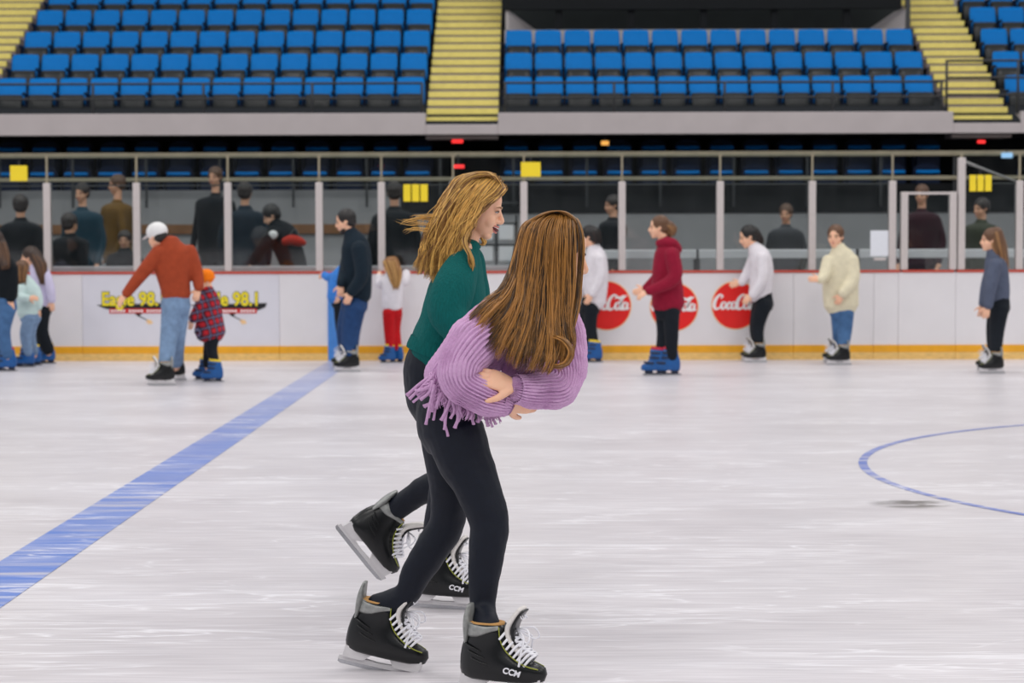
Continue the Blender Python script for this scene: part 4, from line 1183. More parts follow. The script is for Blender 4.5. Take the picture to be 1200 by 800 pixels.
skater('girl in lavender top and black flared trousers with long brown hair', yfoot(425.5), (50, 425.5),
    (35, 301, 23, 182, 4),
    [(42,312,8,0,.08),(47,322,12,0,.12),(49,338,12,0,.11),(49,358,11.5,0,.105)],
    [dict(p=[(54,322,-.10),(59,338,-.12),(61,352,-.12)], hw=(6,5.5,4.5), d=(0,0,-1)), dict(p=[(42,324,.1),(38,338,.1),(33,348,.0)], hw=(6,5.5,4.5), d=(-1,0,-.3))],
    [[(51,364,8.5,-.05),(49,388,8,-.05),(57,417,7.5,-.06)], [(46,364,8.5,.05),(43,388,8,.05),(44,417,7.5,.05)]],
    LAV, BLK, ('brown', 1.04, [[(40,298,8,-.03,.08),(46,308,8,-.08,.06),(49,320,6,-.12,.04),(51,331,3.5,-.13,.03)]]),
    [('blue', (54,426,None), 182, 0, .85), ('blue', (44,425,None), 182, 0, .85)], hips=[(49,352,10.5,0,.10),(49,366,11.5,0,.105)], hand_sc=.85)
# behind the foreground women
skater('skater in loose white top half hidden behind the woman in lilac', yfoot(424), (697, 424),
    (690, 277, 24, 170, 10),
    [(696,292,9,0,.09),(698,302,13,0,.13),(699,322,14,0,.13),(698,342,13.5,0,.13),(697,354,13,0,.125)],
    [dict(p=[(702,302,-.12),(703,324,-.15),(694,344,-.17)], hw=(7,6.5,5), d=(-.5,0,-.8)), dict(p=[(690,302,.12),(684,324,.12),(678,340,.05)], hw=(7,6,5), d=(-.7,0,-.5))],
    [[(693,360,9,-.06),(692,382,7.5,-.06),(696,408,5.5,-.05)], [(687,360,9,.06),(684,382,7.5,.06),(683,408,5.5,.05)]],
    WHT, BLK, ('dark', 1.04, [[(696,272,8,-.02,.08),(700,282,5,-.05,.05)]]),
    [('blue', (695,424.5,None), 190, 0, .88), ('blue', (682,423,None), 186, 0, .88)], hips=[(693,350,11.5,0,.115),(691,364,12,0,.115)])
fb, Hb = skater('woman in burgundy hoodie and black leggings in front of the sponsor discs', yfoot(440), (780, 440),
    (772, 266, 26, 182, 2),
    [(779,283,9,0,.09),(782,294,14.5,0,.16),(781,315,16.5,0,.15),(782,338,18.5,0,.15),(783,357,19.5,0,.15)],
    [dict(p=[(787,297,-.15),(790,326,-.20),(760,341,-.22)], hw=(9,8.5,5.5), d=(-.9,0,-.5), n=(0,-.6,.8), curl=25), dict(p=[(776,297,.15),(772,322,.13),(757,338,.08)], hw=(8,7.5,5.5), d=(-.9,0,-.3))],
    [[(777,364,10,.05),(778,390,8.5,.06),(777,418,6.5,.06)], [(787,364,10,-.06),(787,390,8.5,-.06),(790,418,6.5,-.06)]],
    BURG, BLK, ('light_brown', 1.0, [[(783,264,6.5,0,.06),(787,268,6,0,.05),(785,274,4,0,.04)]]),
    [('blue', (769,439.5,None), 186, 0, 1.0, CUFF_R), ('blue', (783,439.5,None), 182, 0, 1.0, CUFF_R)], hips=[(782,350,16,0,.13),(782,366,16,0,.125)])
hd = MB(); hd.tube(fb.st([(772,285,4.5,-.05),(780,284,6,-.09),(788,286,7,-.07),(793,292,6.5,0),(788,286,6.5,.07),(779,284,5.5,.08),(772,285,4.5,.05)]), n=12, sub=4); hd.build('hood', BURG, fb.o)
skater('woman in white sweater with dark tied hair, left of the cream one', yfoot(424), (889, 424),
    (877, 277, 25, 186, 16),
    [(884,290,8.5,0,.09),(890,301,13,0,.14),(893,317,13.5,0,.13),(892,333,13.5,0,.125),(890,347,13,0,.12)],
    [dict(p=[(894,301,-.13),(893,327,-.18),(882,346,-.18)], hw=(7.5,7,5), d=(-.6,0,-.5)), dict(p=[(884,301,.13),(876,320,.13),(869,331,.08)], hw=(7,6.5,5), d=(-.8,0,-.2))],
    [[(895,356,10.5,-.06),(888,382,8,-.07),(892,411,5.8,-.06)], [(891,356,10,.06),(886,382,8,.06),(889,411,5.8,.05)]],
    WHT, BLK, ('dark', 1.0, [[(883,272,7,0,.07),(889,278,5,0,.05),(891,284,3,0,.03)]]),
    [('black', (886,424.5,None), 184, 0, .95), ('black', (883,422.5,None), 180, 0, .95)], hips=[(893,344,11.5,0,.115),(895,358,12,0,.12)])
skater('woman in oversized cream sweater and blue jeans looking at the camera', yfoot(427), (985, 427),
    (979, 277, 26, 246, 2),
    [(983,291,9,0,.09),(985,302,18,0,.13),(985,322,21,0,.15),(985,342,21,0,.15),(986,358,20.5,0,.15)],
    [dict(p=[(998,304,-.05),(999,328,-.12),(987,344,-.20)], hw=(8.5,8,6), d=(-.5,0,-1), curl=30), dict(p=[(971,305,-.05),(966,322,-.15),(961,328,-.24)], hw=(8,7,5), d=(-.8,-.3,.1), curl=35)],
    [[(991,366,10,-.04),(990,388,8.5,-.04),(990,412,6.5,-.04)], [(982,366,9,.05),(983,388,8,.05),(983,412,6.5,.05)]],
    CREAM, DEN, ('light_brown', 1.02, []),
    [('black', (984,427.5,None), 182, 0, .97), ('black', (979,424.5,None), 188, 0, .97)], hips=[(986,350,15,0,.13),(986,366,15,0,.125)])
skater('girl in slate grey fleece with long light brown hair at far right', yfoot(437), (1165, 437),
    (1161, 281, 26, 182, 0),
    [(1164,296,8.5,0,.09),(1167,308,13,0,.14),(1168,325,14,0,.14),(1169,340,14,0,.13),(1169,350,13.5,0,.125)],
    [dict(p=[(1167,309,-.14),(1161,335,-.18),(1158,358,-.18)], hw=(8,7.5,6), d=(-.2,0,-1)), dict(p=[(1163,309,.14),(1156,335,.12),(1152,356,.08)], hw=(7.5,7,5.5), d=(-.2,0,-1))],
    [[(1172,360,11,-.05),(1168,388,9,-.06),(1169,417,6.5,-.05)], [(1167,360,10,.06),(1164,388,8.5,.06),(1165,417,6.5,.05)]],
    GREYK, BLK, ('light_brown', 1.03, [[(1167,272,8,-.01,.08),(1171,288,8.5,-.03,.08),(1174,306,8,-.04,.07),(1176,322,5,-.05,.05),(1176,332,2.5,-.05,.03)]]),
    [('black', (1163,437.5,None), 182, 0, .97), ('black', (1160,434,None), 184, 0, .97)], hips=[(1170,346,12.5,0,.125),(1171,362,13,0,.125)])

# ------------------------------------------------------------------ people behind the glass (standing on the concourse)
OLIVE = cloth('olive_jacket', (58,62,50)); MUST = cloth('mustard_top', (96,70,26)); MAR = cloth('maroon_top', (46,18,28)); GRY = cloth('grey_hoodie', (62,64,68)); TEALJ = cloth('dull_teal_top', (20,52,66))
SHOE = mat('dark_shoe', srgb(22,24,28), 0.5, noise=0.1)
def stander(label, Y, px, hy, hh, yaw, topm, legm, hm, lean=0.0, w=1.0, skin='tan', arms=None, group='people behind the glass'):
    """upright figure: hx,hy = head centre px; body derived from a 1.7 m frame down to the concourse"""
    f = Fig(label, Y, px, 300, group)
    k = f.k; Hc = f.p(px, hy)
    tall = Hc.z+0.5*hh*k
    u = tall/1.70
    b = MB(); H = head_frame(Hc, hh*k, yaw, 6); add_head(b, H)
    cr = math.cos(math.radians(yaw)); sr = math.sin(math.radians(yaw))
    side = Vector((-sr, cr, 0)); fw = Vector((cr, sr, 0))
    def J(z, s=0.0, fwd=0.0): return Vector((Hc.x, Hc.y, 0)) + side*s*u + fw*(fwd*u + lean*max(0, z-0.9)*-1*0) + Vector((0, 0, z*u)) - fw*lean*max(0, 1.55-z)*0.5
    wx = abs(sr)*0.165+abs(cr)*0.11; wy = abs(cr)*0.165+abs(sr)*0.11
    tor = [(J(1.42), 0.08*w, 0.08*w), (J(1.36), wx*w*u, wy*w*u), (J(1.15), wx*w*u*0.95, wy*w*u*0.95), (J(0.95), wx*w*u*0.92, wy*w*u*0.92), (J(0.86), wx*w*u*0.92, wy*w*u*0.92)]
    b.tube([(H @ Vector((-0.05,0,0.3)), 0.055, 0.055), (J(1.38), 0.06, 0.06)], n=10, sub=2)
    b.tube([(p, a*.85, c*.85) for p, a, c in tor], n=14, sub=3)
    t = MB(); t.tube(tor, n=18, sub=4, sq=.3)
    for sg in (-1, 1):
        if arms and sg in arms: E, Wp = [f.p(*q) for q in arms[sg]]
        else: E, Wp = J(1.10, sg*0.23, -0.02), J(0.88, sg*0.22, 0.08)
        Sh = J(1.33, sg*0.17)
        t.tube([(Sh, .062*w, .062*w), (E, .052*w, .052*w), (Wp, .042, .042)], n=12, sub=4)
        b.tube([(Sh, .045, .045), (E, .038, .038), (Wp, .028, .028)], n=10, sub=3)
        add_hand(b, Wp+(Wp-E).normalized()*0.015, (Wp-E).normalized(), fw*-1+Vector((0,-.3,.2)), sg, 1.0, 25)
    pm = MB(); pm.tube([(J(0.97), wx*u*.85, wy*u*.85), (J(0.84), wx*u*.88, wy*u*.88)], n=14, sub=2)
    sh = MB()
    for sg in (-1, 1):
        lg = [(J(0.85, sg*.08), .085*u, .085*u), (J(0.47, sg*.09, .02), .062*u, .062*u), (J(0.10, sg*.09), .05*u, .05*u)]
        pm.tube(lg, n=12, sub=4); b.tube([(p, a*.75, c*.75) for p, a, c in lg]+[(J(0.05, sg*.09), .03, .03)], n=10, sub=3)
        q = MB(); q.tube([(J(0.05, sg*.09, -.07), .04, .045), (J(0.05, sg*.09, .05), .045, .04), (J(0.04, sg*.09, .16), .035, .028)], n=10, sub=3, ref=Vector((0,0,1)))
        q.build('shoe', SHOE, f.o)
    b.build('body', SK[skin], f.o, True, .012, 2); t.build('top', topm, f.o, True, .014, 3); pm.build('trousers', legm, f.o, True, .014, 3)
    add_face(f, H)
    hb = MB(); hb.t = .4; hb.ell((-0.075,0,0.645),(0.425*1.03,0.372*1.03,0.405*1.03),H,18,12); hb.ell((-0.18,0,0.45),(0.27,0.34,0.30),H,16,10)
    hb.build('hair', HA[hm], f.o)
    return f, H
G_ = 'people behind the glass'
# staff member leaning over the ledge
f, H = skater('staff member in black jacket and cap leaning over the ledge behind glass', 26.3, (340, 300),
    (318, 252, 24, 190, 30),
    [(322,262,8,0,.09),(330,274,17,0,.17),(337,290,17,0,.16),(343,306,16,0,.15),(345,316,15,0,.15)],
    [dict(p=[(321,272,-.15),(306,292,-.22),(298,308,-.25)], hw=(8.5,7.5,6), d=(-.3,0,-1)), dict(p=[(340,272,.12),(346,292,.1),(350,306,.0)], hw=(8,7,6), d=(.2,0,-1))],
    [[(346,325,11,-.08),(346,362,9,-.08),(346,395,7,-.08)], [(346,325,11,.08),(346,362,9,.08),(346,395,7,.08)]],
    DKJ, BLK, ('dark', 1.05, []), [('black', (346,415,0.0), 180, 0, 1.0), ('black', (346,415,0.16), 180, 0, 1.0)], hips=[(345,312,13,0,.13),(346,328,14,0,.13)], group=G_)
k_ = f.k
MB().ell(f.p(320,275,-.24), (5.5*k_, .02, 5*k_), None, 16, 8).build('sleeve_patch', M['white'], f.o)
bg_ = thing('shoulder_bag', 'bright red bag behind the glass at the hip of the staff member', 'bag', tuple(at(345, 283, 26.0)), G_)
q = MB(); q.tube([(Vector((-0.12,0,0)), .05,.05), (Vector((-0.04,0,.02)), .065,.07), (Vector((0.06,0,0.0)), .06,.06), (Vector((0.12,0,-.02)), .035,.04)], n=14, sub=4); q.build('bag_body', cloth('red_nylon', (190,52,38)), bg_)
MB().tube([(Vector((-0.08,0.02,.05)), .008,.008), (Vector((0.0,.10,.16)), .008,.008), (Vector((0.06,.02,.05)), .008,.008)], n=6, sub=4).build('strap', M['rail'], bg_)
stander('person in black hooded coat behind the glass at far left', 26.6, 24, 241, 25, 100, DKJ, BLK, 'dark', w=1.15)
stander('person in black coat standing behind the glass by the second post', 26.4, 82, 262, 24, 60, DKJ, BLK, 'dark', w=1.1)
stander('person in mustard top far behind the glass near the white cap', 29.5, 137, 216, 22, 200, MUST, BLK, 'brown')
stander('person in dull teal top far behind the glass at left', 28.3, 96, 226, 22, 250, TEALJ, BLK, 'dark', w=1.1)
stander('small child in black behind the glass left of the white cap', 26.2, 146, 281, 21, 270, DKJ, BLK, 'dark', w=1.1)
stander('person in dark clothes standing far behind the glass right of the cap', 30.0, 252, 207, 22, 250, DKJ, BLK, 'brown')
stander('broad person in dark blue coat left of the leaning staff member', 27.5, 287, 226, 24, 90, NAVY, DEN_D, 'dark', w=1.35)
stander('person in dark coat behind the glass right of the man in navy', 27.0, 462, 226, 25, 95, DKJ, BLK, 'dark', w=1.2)
stander('person in black behind the glass left of the burgundy hoodie', 28.5, 718, 240, 22, 200, DKJ, BLK, 'dark')
stander('person in grey hoodie behind the glass above the white sweater', 29.0, 921, 250, 21, 250, GRY, GRY, 'brown')
stander('person in maroon top behind the glass gate', 28.5, 1080, 228, 22, 240, MAR, GRY, 'brown')
stander('person in olive jacket behind the glass beside the tall post', 27.5, 1150, 244, 23, 210, OLIVE, BLK, 'dark', w=1.1)

# ------------------------------------------------------------------ the two women in the foreground
from mathutils import noise as mnoise
def wrinkle(ob, amp, scale, stretch=(1, 1, 1)):
    """real cloth folds: move vertices along their normals"""
    me = ob.data; n = len(me.vertices)
    nr = [0.0]*(3*n); me.vertices.foreach_get('normal', nr)
    co = [0.0]*(3*n); me.vertices.foreach_get('co', co)
    for i in range(0, 3*n, 3):
        q = Vector((co[i]*stretch[0], co[i+1]*stretch[1], co[i+2]*stretch[2]))*scale
        w = amp*(mnoise.noise(q)+0.5*mnoise.noise(q*2.1))
        co[i] += nr[i]*w; co[i+1] += nr[i+1]*w; co[i+2] += nr[i+2]*w
    me.vertices.foreach_set('co', co); me.update()

def strands(mb, f, guides, clumps, per, r, wave, rnd, freq=2.0, jit=2.0, trim=0.3, tone=(0.0, 1.0), nseg=9, H=None, spread=3.0):
    """guides: ordered polylines [(px,py,dy)...] of one length; clumps of strands run between neighbours and gather at their tips"""
    m = len(guides)
    dense = [catmull(g_, 5) for g_ in guides]
    L_ = len(dense[0])
    Hi = H.inverted() if H else None
    for _ in range(clumps):
        u = rnd.uniform(0, m-1.001); ph = rnd.uniform(0, 2*PI); amp = wave*rnd.uniform(.4, 1.3); fq = freq*rnd.uniform(.75, 1.25)
        z_ = rnd.random(); ct = tone[0]+(tone[1]-tone[0])*(rnd.uniform(0,.2) if z_ < .42 else rnd.uniform(.3,.6) if z_ < .72 else rnd.uniform(.75,1)); t1c = 1-trim*rnd.random()**1.6; jx = rnd.uniform(-jit, jit); jdc = rnd.uniform(-.012, .010)
        for _s in range(per):
            uu = min(m-1.001, max(0, u+rnd.uniform(-.12, .12))); i = int(uu); w = uu-i
            t0 = rnd.uniform(0, .05); t1 = max(.3, t1c-rnd.uniform(0, .08))
            sx_ = rnd.gauss(0, spread*.5); sd = rnd.gauss(0, .006)
            mb.t = min(1, max(0, ct*.85+rnd.uniform(-.05, .28)))
            st = []
            for k in range(nseg):
                s_ = k/(nseg-1)
                t = (t0+(t1-t0)*s_)*(L_-1); a = min(int(t), L_-2); fr = t-a
                p = [(dense[i][a][c]*(1-fr)+dense[i][a+1][c]*fr)*(1-w)+(dense[i+1][a][c]*(1-fr)+dense[i+1][a+1][c]*fr)*w for c in range(3)]
                off = amp*s_*math.sin(fq*2*PI*s_+ph)
                conv = 1-.65*s_
                q = f.p(p[0]+jx*(.2+.8*s_)+off+sx_*conv, p[1]+.35*off, p[2]+jdc*(.3+s_)+sd*conv)
                if Hi:
                    l = Hi @ q - Vector((-.075, 0, .645))
                    e = math.sqrt((l.x/.445)**2+(l.y/.385)**2+(l.z/.420)**2)
                    if e < 1 and e > 1e-3: q = H @ (l/e+Vector((-.075, 0, .645)))
                rr_ = r*(1.0 if s_ < .65 else 1-(s_-.65)/.35*.85)*(.5 if k == 0 else 1)
                st.append((q, rr_*1.35, rr_*.8))
            mb.tube(st, n=4, sub=2, cap='flat')

def smile_face(f, H, side):
    sc = H.to_scale()[0]; V = lambda x, y, z: H @ Vector((x, y, z))
    mo = MB(); mo.tube([(V(0.29,-0.135,0.25), .012*sc, .012*sc), (V(0.372,-0.075,0.212), .034*sc, .03*sc), (V(0.395,0,0.200), .040*sc, .03*sc), (V(0.372,0.075,0.212), .034*sc, .03*sc), (V(0.29,0.135,0.25), .012*sc, .012*sc)], n=10, sub=4, ref=Vector((0,0,1)))
    mo.build('mouth', mat('mouth_dark', srgb(96,26,30), 0.5, noise=0.05), f.o)
    te = MB(); te.tube([(V(0.325,-0.118,0.247), .010*sc, .010*sc), (V(0.392,-0.06,0.232), .016*sc, .014*sc), (V(0.410,0,0.226), .018*sc, .015*sc), (V(0.392,0.06,0.232), .016*sc, .014*sc), (V(0.325,0.118,0.247), .010*sc, .010*sc)], n=8, sub=4, ref=Vector((0,0,1)))
    te.build('teeth', mat('teeth', srgb(236,230,222), 0.35, noise=0.02), f.o)
    for z, nm, e in ((0.256, 'upper_lip', .0), (0.158, 'lower_lip', -.012)):
        li = MB(); li.tube([(V(0.285,-0.140,0.258), .008*sc, .008*sc), (V(0.385+e,-0.075,z+(.004 if z > .2 else .012)), .015*sc, .015*sc), (V(0.412+e,0,z), .018*sc, .017*sc), (V(0.385+e,0.075,z+(.004 if z > .2 else .012)), .015*sc, .015*sc), (V(0.285,0.140,0.258), .008*sc, .008*sc)], n=8, sub=4, ref=Vector((0,0,1)))
        li.build(nm, LIP, f.o)
    for s in (-1, 1):
        w = MB(); w.ell((0.328,0.150*s,0.492),(0.030,0.052,0.017),H); eo = w.build('eye', mat('eye_white', srgb(214,204,200), 0.3, noise=0.02), f.o)
        MB().ell((0.346,0.150*s,0.490),(0.018,0.022,0.016),H).build('iris', EYE, eo)
        la = MB(); la.tube([(V(0.365,0.10*s,0.505), .008*sc, .008*sc), (V(0.366,0.15*s,0.515), .010*sc, .010*sc), (V(0.33,0.205*s,0.500), .007*sc, .007*sc), (V(0.33,0.228*s,0.492), .004*sc, .004*sc)], n=6, sub=3)
        la.build('eyelash', EYE, f.o)
        br = MB(); br.tube([(V(0.388,0.06*s,0.570), .010*sc, .010*sc), (V(0.378,0.14*s,0.592), .013*sc, .013*sc), (V(0.325,0.225*s,0.570), .006*sc, .006*sc)], n=6, sub=3)
        br.build('eyebrow', HA['chestnut'], f.o)

LEG_B = mat('black_leggings', srgb(7,15,30), 0.6, noise=0.12, nscale=60, bump=0.08, bscale=300, spec=0.3)
TEAL = mat('teal_knit', srgb(6,90,88), 0.9, noise=0.16, nscale=70, bump=0.6, bscale=60, spec=0.2, stretch=(3,3,0.35))
LILAC = mat('lilac_rib_knit', srgb(210,168,208), 0.95, noise=0.08, nscale=140, bump=0.45, bscale=320, spec=0.15)
rnd = random.Random(11)

# ---------------- woman in green
G = Fig('laughing woman with wavy golden hair in teal sweater and black leggings', 8.2, 515, 712, 'two women skating in the foreground')
gm = G.k
HG = head_frame(G.p(560.5, 242.5, 0.0), 0.232, -3, 15)
b = MB(); add_head(b, HG, True)
b.tube(G.st([(556,262,11.5),(551,276,11.5),(547,290,14,0,.06)]), n=16, sub=4)
b.tube(G.st([(545,292,15,0,.12),(542,308,23,0,.155),(532,345,25,0,.13),(518,385,24,0,.12),(508,415,28,0,.14),(507,450,30,0,.16)]), n=24, sub=5)
sk1 = put_skate(G, 'black', ground(519, 713)-G.L, -12, 2, 0, 1.0)
sk2 = put_skate(G, 'black', G.p(417, 649, 0.30), 8, 52, 0, 1.0, inner=True)
a1 = sk1 @ Vector((-0.040, 0, 0.215)); a2 = sk2 @ Vector((-0.040, 0, 0.215))
hipG = G.st([(510,400,24,0,.125),(505,428,32,0,.155),(506,455,32,0,.16),(508,475,30,0,.155)])
leg1 = G.st([(512,470,29,-.07),(520,515,26,-.08),(523,565,20,-.09),(516,610,19,-.07),(508,645,15,-.03)])+[(a1, .047, .041)]
leg2 = G.st([(508,470,28,.09),(525,515,25,.13),(543,556,20,.16),(505,570,18,.25),(487,580,15.5,.28)])+[(a2, .047, .041)]
pm = MB(); pm.tube(hipG, n=24, sub=5)
for lg, Mx in ((leg1, sk1), (leg2, sk2)):
    pm.tube(lg, n=18, sub=6)
    b.tube([(p, a_*.8, c_*.8) for p, a_, c_ in lg]+[(Mx @ Vector((-0.035,0,0.12)), .032, .032)], n=12, sub=4)
    b.tube([(Mx @ Vector((-0.04,0,0.11)), .028, .03), (Mx @ Vector((0.04,0,0.10)), .02, .032), (Mx @ Vector((0.11,0,0.092)), .014, .028)], n=10, sub=3)
armN = [(541,307,-.13),(524,372,-.24),(572,398,-.27)]
armF = [(550,303,.14),(556,362,.17),(592,392,.05)]
sw = MB()
sw.tube(G.st([(551,288,13,0,.085),(547,297,18,0,.125),(543,311,24,0,.165),(537,335,32,0,.17),(532,360,36.5,0,.175),(526,385,37.5,0,.18),(520,404,38.5,0,.185),(518,417,38,0,.187)]), n=30, sub=6, sq=.2)
sw.tube(G.st([(542,303,17,-.10),(533,335,25,-.19),(526,368,24,-.24),(546,392,17,-.27),(570,399,11,-.27)]), n=20, sub=6)
sw.tube(G.st([(550,300,16,.10),(554,335,20,.17),(558,366,19,.17),(578,384,14,.11),(590,391,10,.06)]), n=20, sub=6)
for ar in (armN, armF):
    st = [(G.p(*ar[0]), .045, .045), (G.p(*ar[1]), .036, .036), (G.p(*ar[2]), .026, .026)]
    b.tube(st, n=12, sub=5)
    d = (G.p(*ar[2])-G.p(*ar[1])).normalized()
    add_hand(b, G.p(*ar[2])+d*.02, d, Vector((0,-.6,.8)), 1, .95, 25)
b.build('body', SK['fair'], G.o, True, 0.0045, 3)
so = sw.build('sweater', TEAL, G.o, True, 0.007, 4); wrinkle(so, 0.006, 9, (1.4, 1, .6))
hemr = MB()
hemr.tube(G.st([(521,403,40.5,0,.192),(518,413,42,0,.195),(516,419,41.5,0,.195)]), n=132, sub=3, cap='open', ribs=66, rd=.004); hemr.build('ribbed_hem', TEAL, so)
nk = MB(); sc = .075
cN = G.p(549, 286); nk.tube([(cN+Vector((.038*math.cos(t*PI/10)+.002, .066*math.sin(t*PI/10), -.010*math.cos(t*PI/10))), .009, .009) for t in range(21)], n=10, sub=2, ref=Vector((0,0,1))); nk.build('neck_band', TEAL, so)
po = pm.build('leggings', LEG_B, G.o, True, 0.007, 5); wrinkle(po, 0.0025, 18)
smile_face(G, HG, -1)
MB().ell((-0.015,-0.365,0.40),(0.018,0.018,0.018),HG).build('earring', mat('gold_earring', srgb(220,180,90), 0.3, metal=0.8, noise=0.05), G.o)
hb = MB(); hb.t = .30
hb.ell((-0.115,0,0.645),(0.425,0.37,0.405),HG,28,18)
hb.tube(G.st([(556,222,20,0,.075),(541,240,22,-.0,.095),(531,262,20,-.01,.092),(520,286,17,-.02,.085),(510,306,12,-.02,.065),(505,318,6,-.02,.04)]), n=22, sub=5)
ho = hb.build('hair', HA['gold'], G.o, True, 0.007, 3)
ga = [  # camera-facing layer, back edge -> face edge
 [(562,203,.03),(537,208,.01),(516,236,-.01),(502,270,-.02),(491,300,-.03),(484,320,-.03)],
 [(566,202,.0),(543,209,-.05),(521,238,-.07),(507,272,-.09),(496,303,-.09),(490,324,-.09)],
 [(570,202,-.02),(550,212,-.08),(529,240,-.10),(514,275,-.11),(503,306,-.11),(498,328,-.11)],
 [(574,203,-.03),(557,216,-.095),(538,243,-.115),(522,278,-.125),(512,308,-.125),(507,332,-.125)],
 [(578,205,-.04),(564,220,-.10),(546,246,-.12),(531,279,-.13),(520,310,-.13),(515,334,-.13)],
 [(583,209,-.04),(571,225,-.10),(554,249,-.125),(540,278,-.14),(529,305,-.14),(523,330,-.14)],
 [(588,216,-.035),(578,226,-.085),(563,238,-.115),(550,258,-.135),(542,280,-.14),(535,306,-.145)],
 [(590,222,-.03),(583,230,-.07),(569,241,-.10),(556,256,-.12),(548,272,-.14),(541,294,-.145)]]
gb = [[(x+3, y-1, -dy*0.9+.02) for x, y, dy in g_] for g_ in ga]
sb = MB()
strands(sb, G, gb, 45, 8, .0016, 3.5, rnd, 2.0, H=HG)
strands(sb, G, ga, 190, 14, .0013, 4.2, rnd, 2.2, jit=2.5, trim=.34, H=HG, spread=3.2)
tp = [[(584,217,dy),(579,207,dy*1.2),(568,201,dy*1.3),(548,205,dy*1.3),(533,218,dy*1.2),(520,238,dy)] for dy in (.06, .03, .0, -.03, -.05)]
tp += [[(587,222,-.045),(582,212,-.065),(572,206,-.08),(554,210,-.09),(540,222,-.095),(526,242,-.09)]]
strands(sb, G, tp, 60, 10, .0012, 1.0, rnd, 1.0, jit=1.0, trim=.15, tone=(.0, .7), H=HG)
lk = [[(553,262,-.13),(546,272,-.15),(543,284,-.17),(548,297,-.19),(552,310,-.20),(551,318,-.20)], [(556,264,-.12),(549,273,-.15),(547,285,-.17),(552,298,-.19),(556,309,-.20),(553,320,-.20)]]
strands(sb, G, lk, 8, 9, .0012, 1.8, rnd, 2.2, jit=1.5, trim=.2, spread=2)
wp = [[(556,272,.09),(561,277,.10),(565,283,.10),(563,286,.10),(559,283,.10)], [(560,272,.09),(565,277,.10),(568,284,.10),(564,288,.10),(558,285,.10)]]
strands(sb, G, wp, 5, 8, .0012, .8, rnd, 1.5, trim=.3)
fly = [[(522,246,-.05),(505,250,-.06),(490,253,-.07),(478,262,-.07),(470,272,-.07)], [(517,262,-.05),(500,260,-.06),(488,258,-.07),(476,255,-.08),(468,250,-.08)], [(512,270,-.05),(498,272,-.06),(486,273,-.07),(475,276,-.07),(468,279,-.07)]]
strands(sb, G, fly, 15, 3, .0006, 5, rnd, 1.2, jit=6, trim=.6, tone=(.4, 1), spread=6)
stray = [[(x, y, dy-.015) for x, y, dy in g_] for g_ in ga]
strands(sb, G, stray, 60, 1, .0007, 7, rnd, 1.6, jit=6, trim=.4, tone=(.5, 1), H=HG)
sb.build('hair_strands', HA['gold'], ho)

# ---------------- woman in lilac
Pw = Fig('woman in fringed lilac rib-knit sweater bending forward, long hair hiding her face', 6.85, 560, 815, 'two women skating in the foreground')
HP = head_frame(Pw.p(653.5, 296, .0), .232, 2, 16)
b = MB(); add_head(b, HP, True)
b.tube(Pw.st([(640,318,17),(632,335,17),(620,352,19,0,.07)]), n=16, sub=4)
b.tube(Pw.st([(622,354,19,0,.10),(600,372,27,0,.13),(568,399,27,0,.12),(543,425,24,0,.11),(530,448,22,0,.11),(527,480,30,0,.13)]), n=24, sub=5)
sk1 = put_skate(Pw, 'black', ground(583, 816)-Pw.L, -20, 1, 0, 1.0)
sk2 = put_skate(Pw, 'black', Pw.p(442, 786.5, .17), -10, 11, 0, 1.0, inner=True)
a1 = sk1 @ Vector((-0.040, 0, 0.215)); a2 = sk2 @ Vector((-0.040, 0, 0.215))
hipP = Pw.st([(533,448,18,0,.10),(527,462,31,0,.14),(525,482,38,0,.165),(527,508,37,0,.16)])
leg1 = Pw.st([(533,505,35,-.07),(543,535,33,-.08),(557,565,28,-.10),(573,610,23.5,-.12),(571,640,22,-.13),(567,680,18,-.14),(566,712,15,-.15)])+[(a1, .048, .041)]
leg2 = Pw.st([(522,505,32,.08),(524,540,27,.09),(526,575,23,.10),(524,612,21.5,.12),(508,640,21,.13),(489,670,19,.14),(475,697,15.5,.15)])+[(a2, .047, .041)]
pm = MB(); pm.tube(hipP, n=26, sub=5)
for lg, Mx in ((leg1, sk1), (leg2, sk2)):
    pm.tube(lg, n=20, sub=6)
    b.tube([(p, a_*.8, c_*.8) for p, a_, c_ in lg]+[(Mx @ Vector((-0.035,0,0.12)), .032, .032)], n=12, sub=4)
    b.tube([(Mx @ Vector((-0.04,0,0.11)), .028, .03), (Mx @ Vector((0.04,0,0.10)), .02, .032), (Mx @ Vector((0.11,0,0.092)), .014, .028)], n=10, sub=3)
nearA = [(575,384,23,-.15),(553,404,27,-.20),(540,428,24,-.235),(543,450,21,-.25),(566,464,18.5,-.25),(592,472,14,-.225)]
farA = [(656,368,20,.17),(663,400,21,.10),(664,434,21,.0),(653,454,20,-.10),(630,457.5,18.5,-.19),(606,456,15,-.25)]
for ar in (nearA, farA):
    b.tube(Pw.st(ar, None, .62), n=14, sub=5)
Wf = Pw.p(604, 453, -.255); d = (Pw.p(566, 440, -.275)-Wf).normalized()
add_hand(b, Wf, d, Vector((.1, -.75, .65)), -1, 1.0, 13, .6)
Wn = Pw.p(594, 473, -.225); d = (Pw.p(624, 474, -.185)-Wn).normalized()
add_hand(b, Wn, d, Vector((0, -.8, -.5)), 1, 1.0, 22, .7)
b.build('body', SK['fair'], Pw.o, True, 0.0042, 2)
po = pm.build('leggings', LEG_B, Pw.o, True, 0.006, 5); wrinkle(po, 0.0022, 20)
sw = MB()
sw.tube(Pw.st([(520,456,25,0,.155),(528,444,30,0,.16),(545,425,33,0,.165),(569,400,36,0,.17),(598,375,35,0,.165),(618,359,27,0,.14),(627,350,20,0,.10)]), n=240, sub=9, ribs=52, rd=.013, knit=.0012)
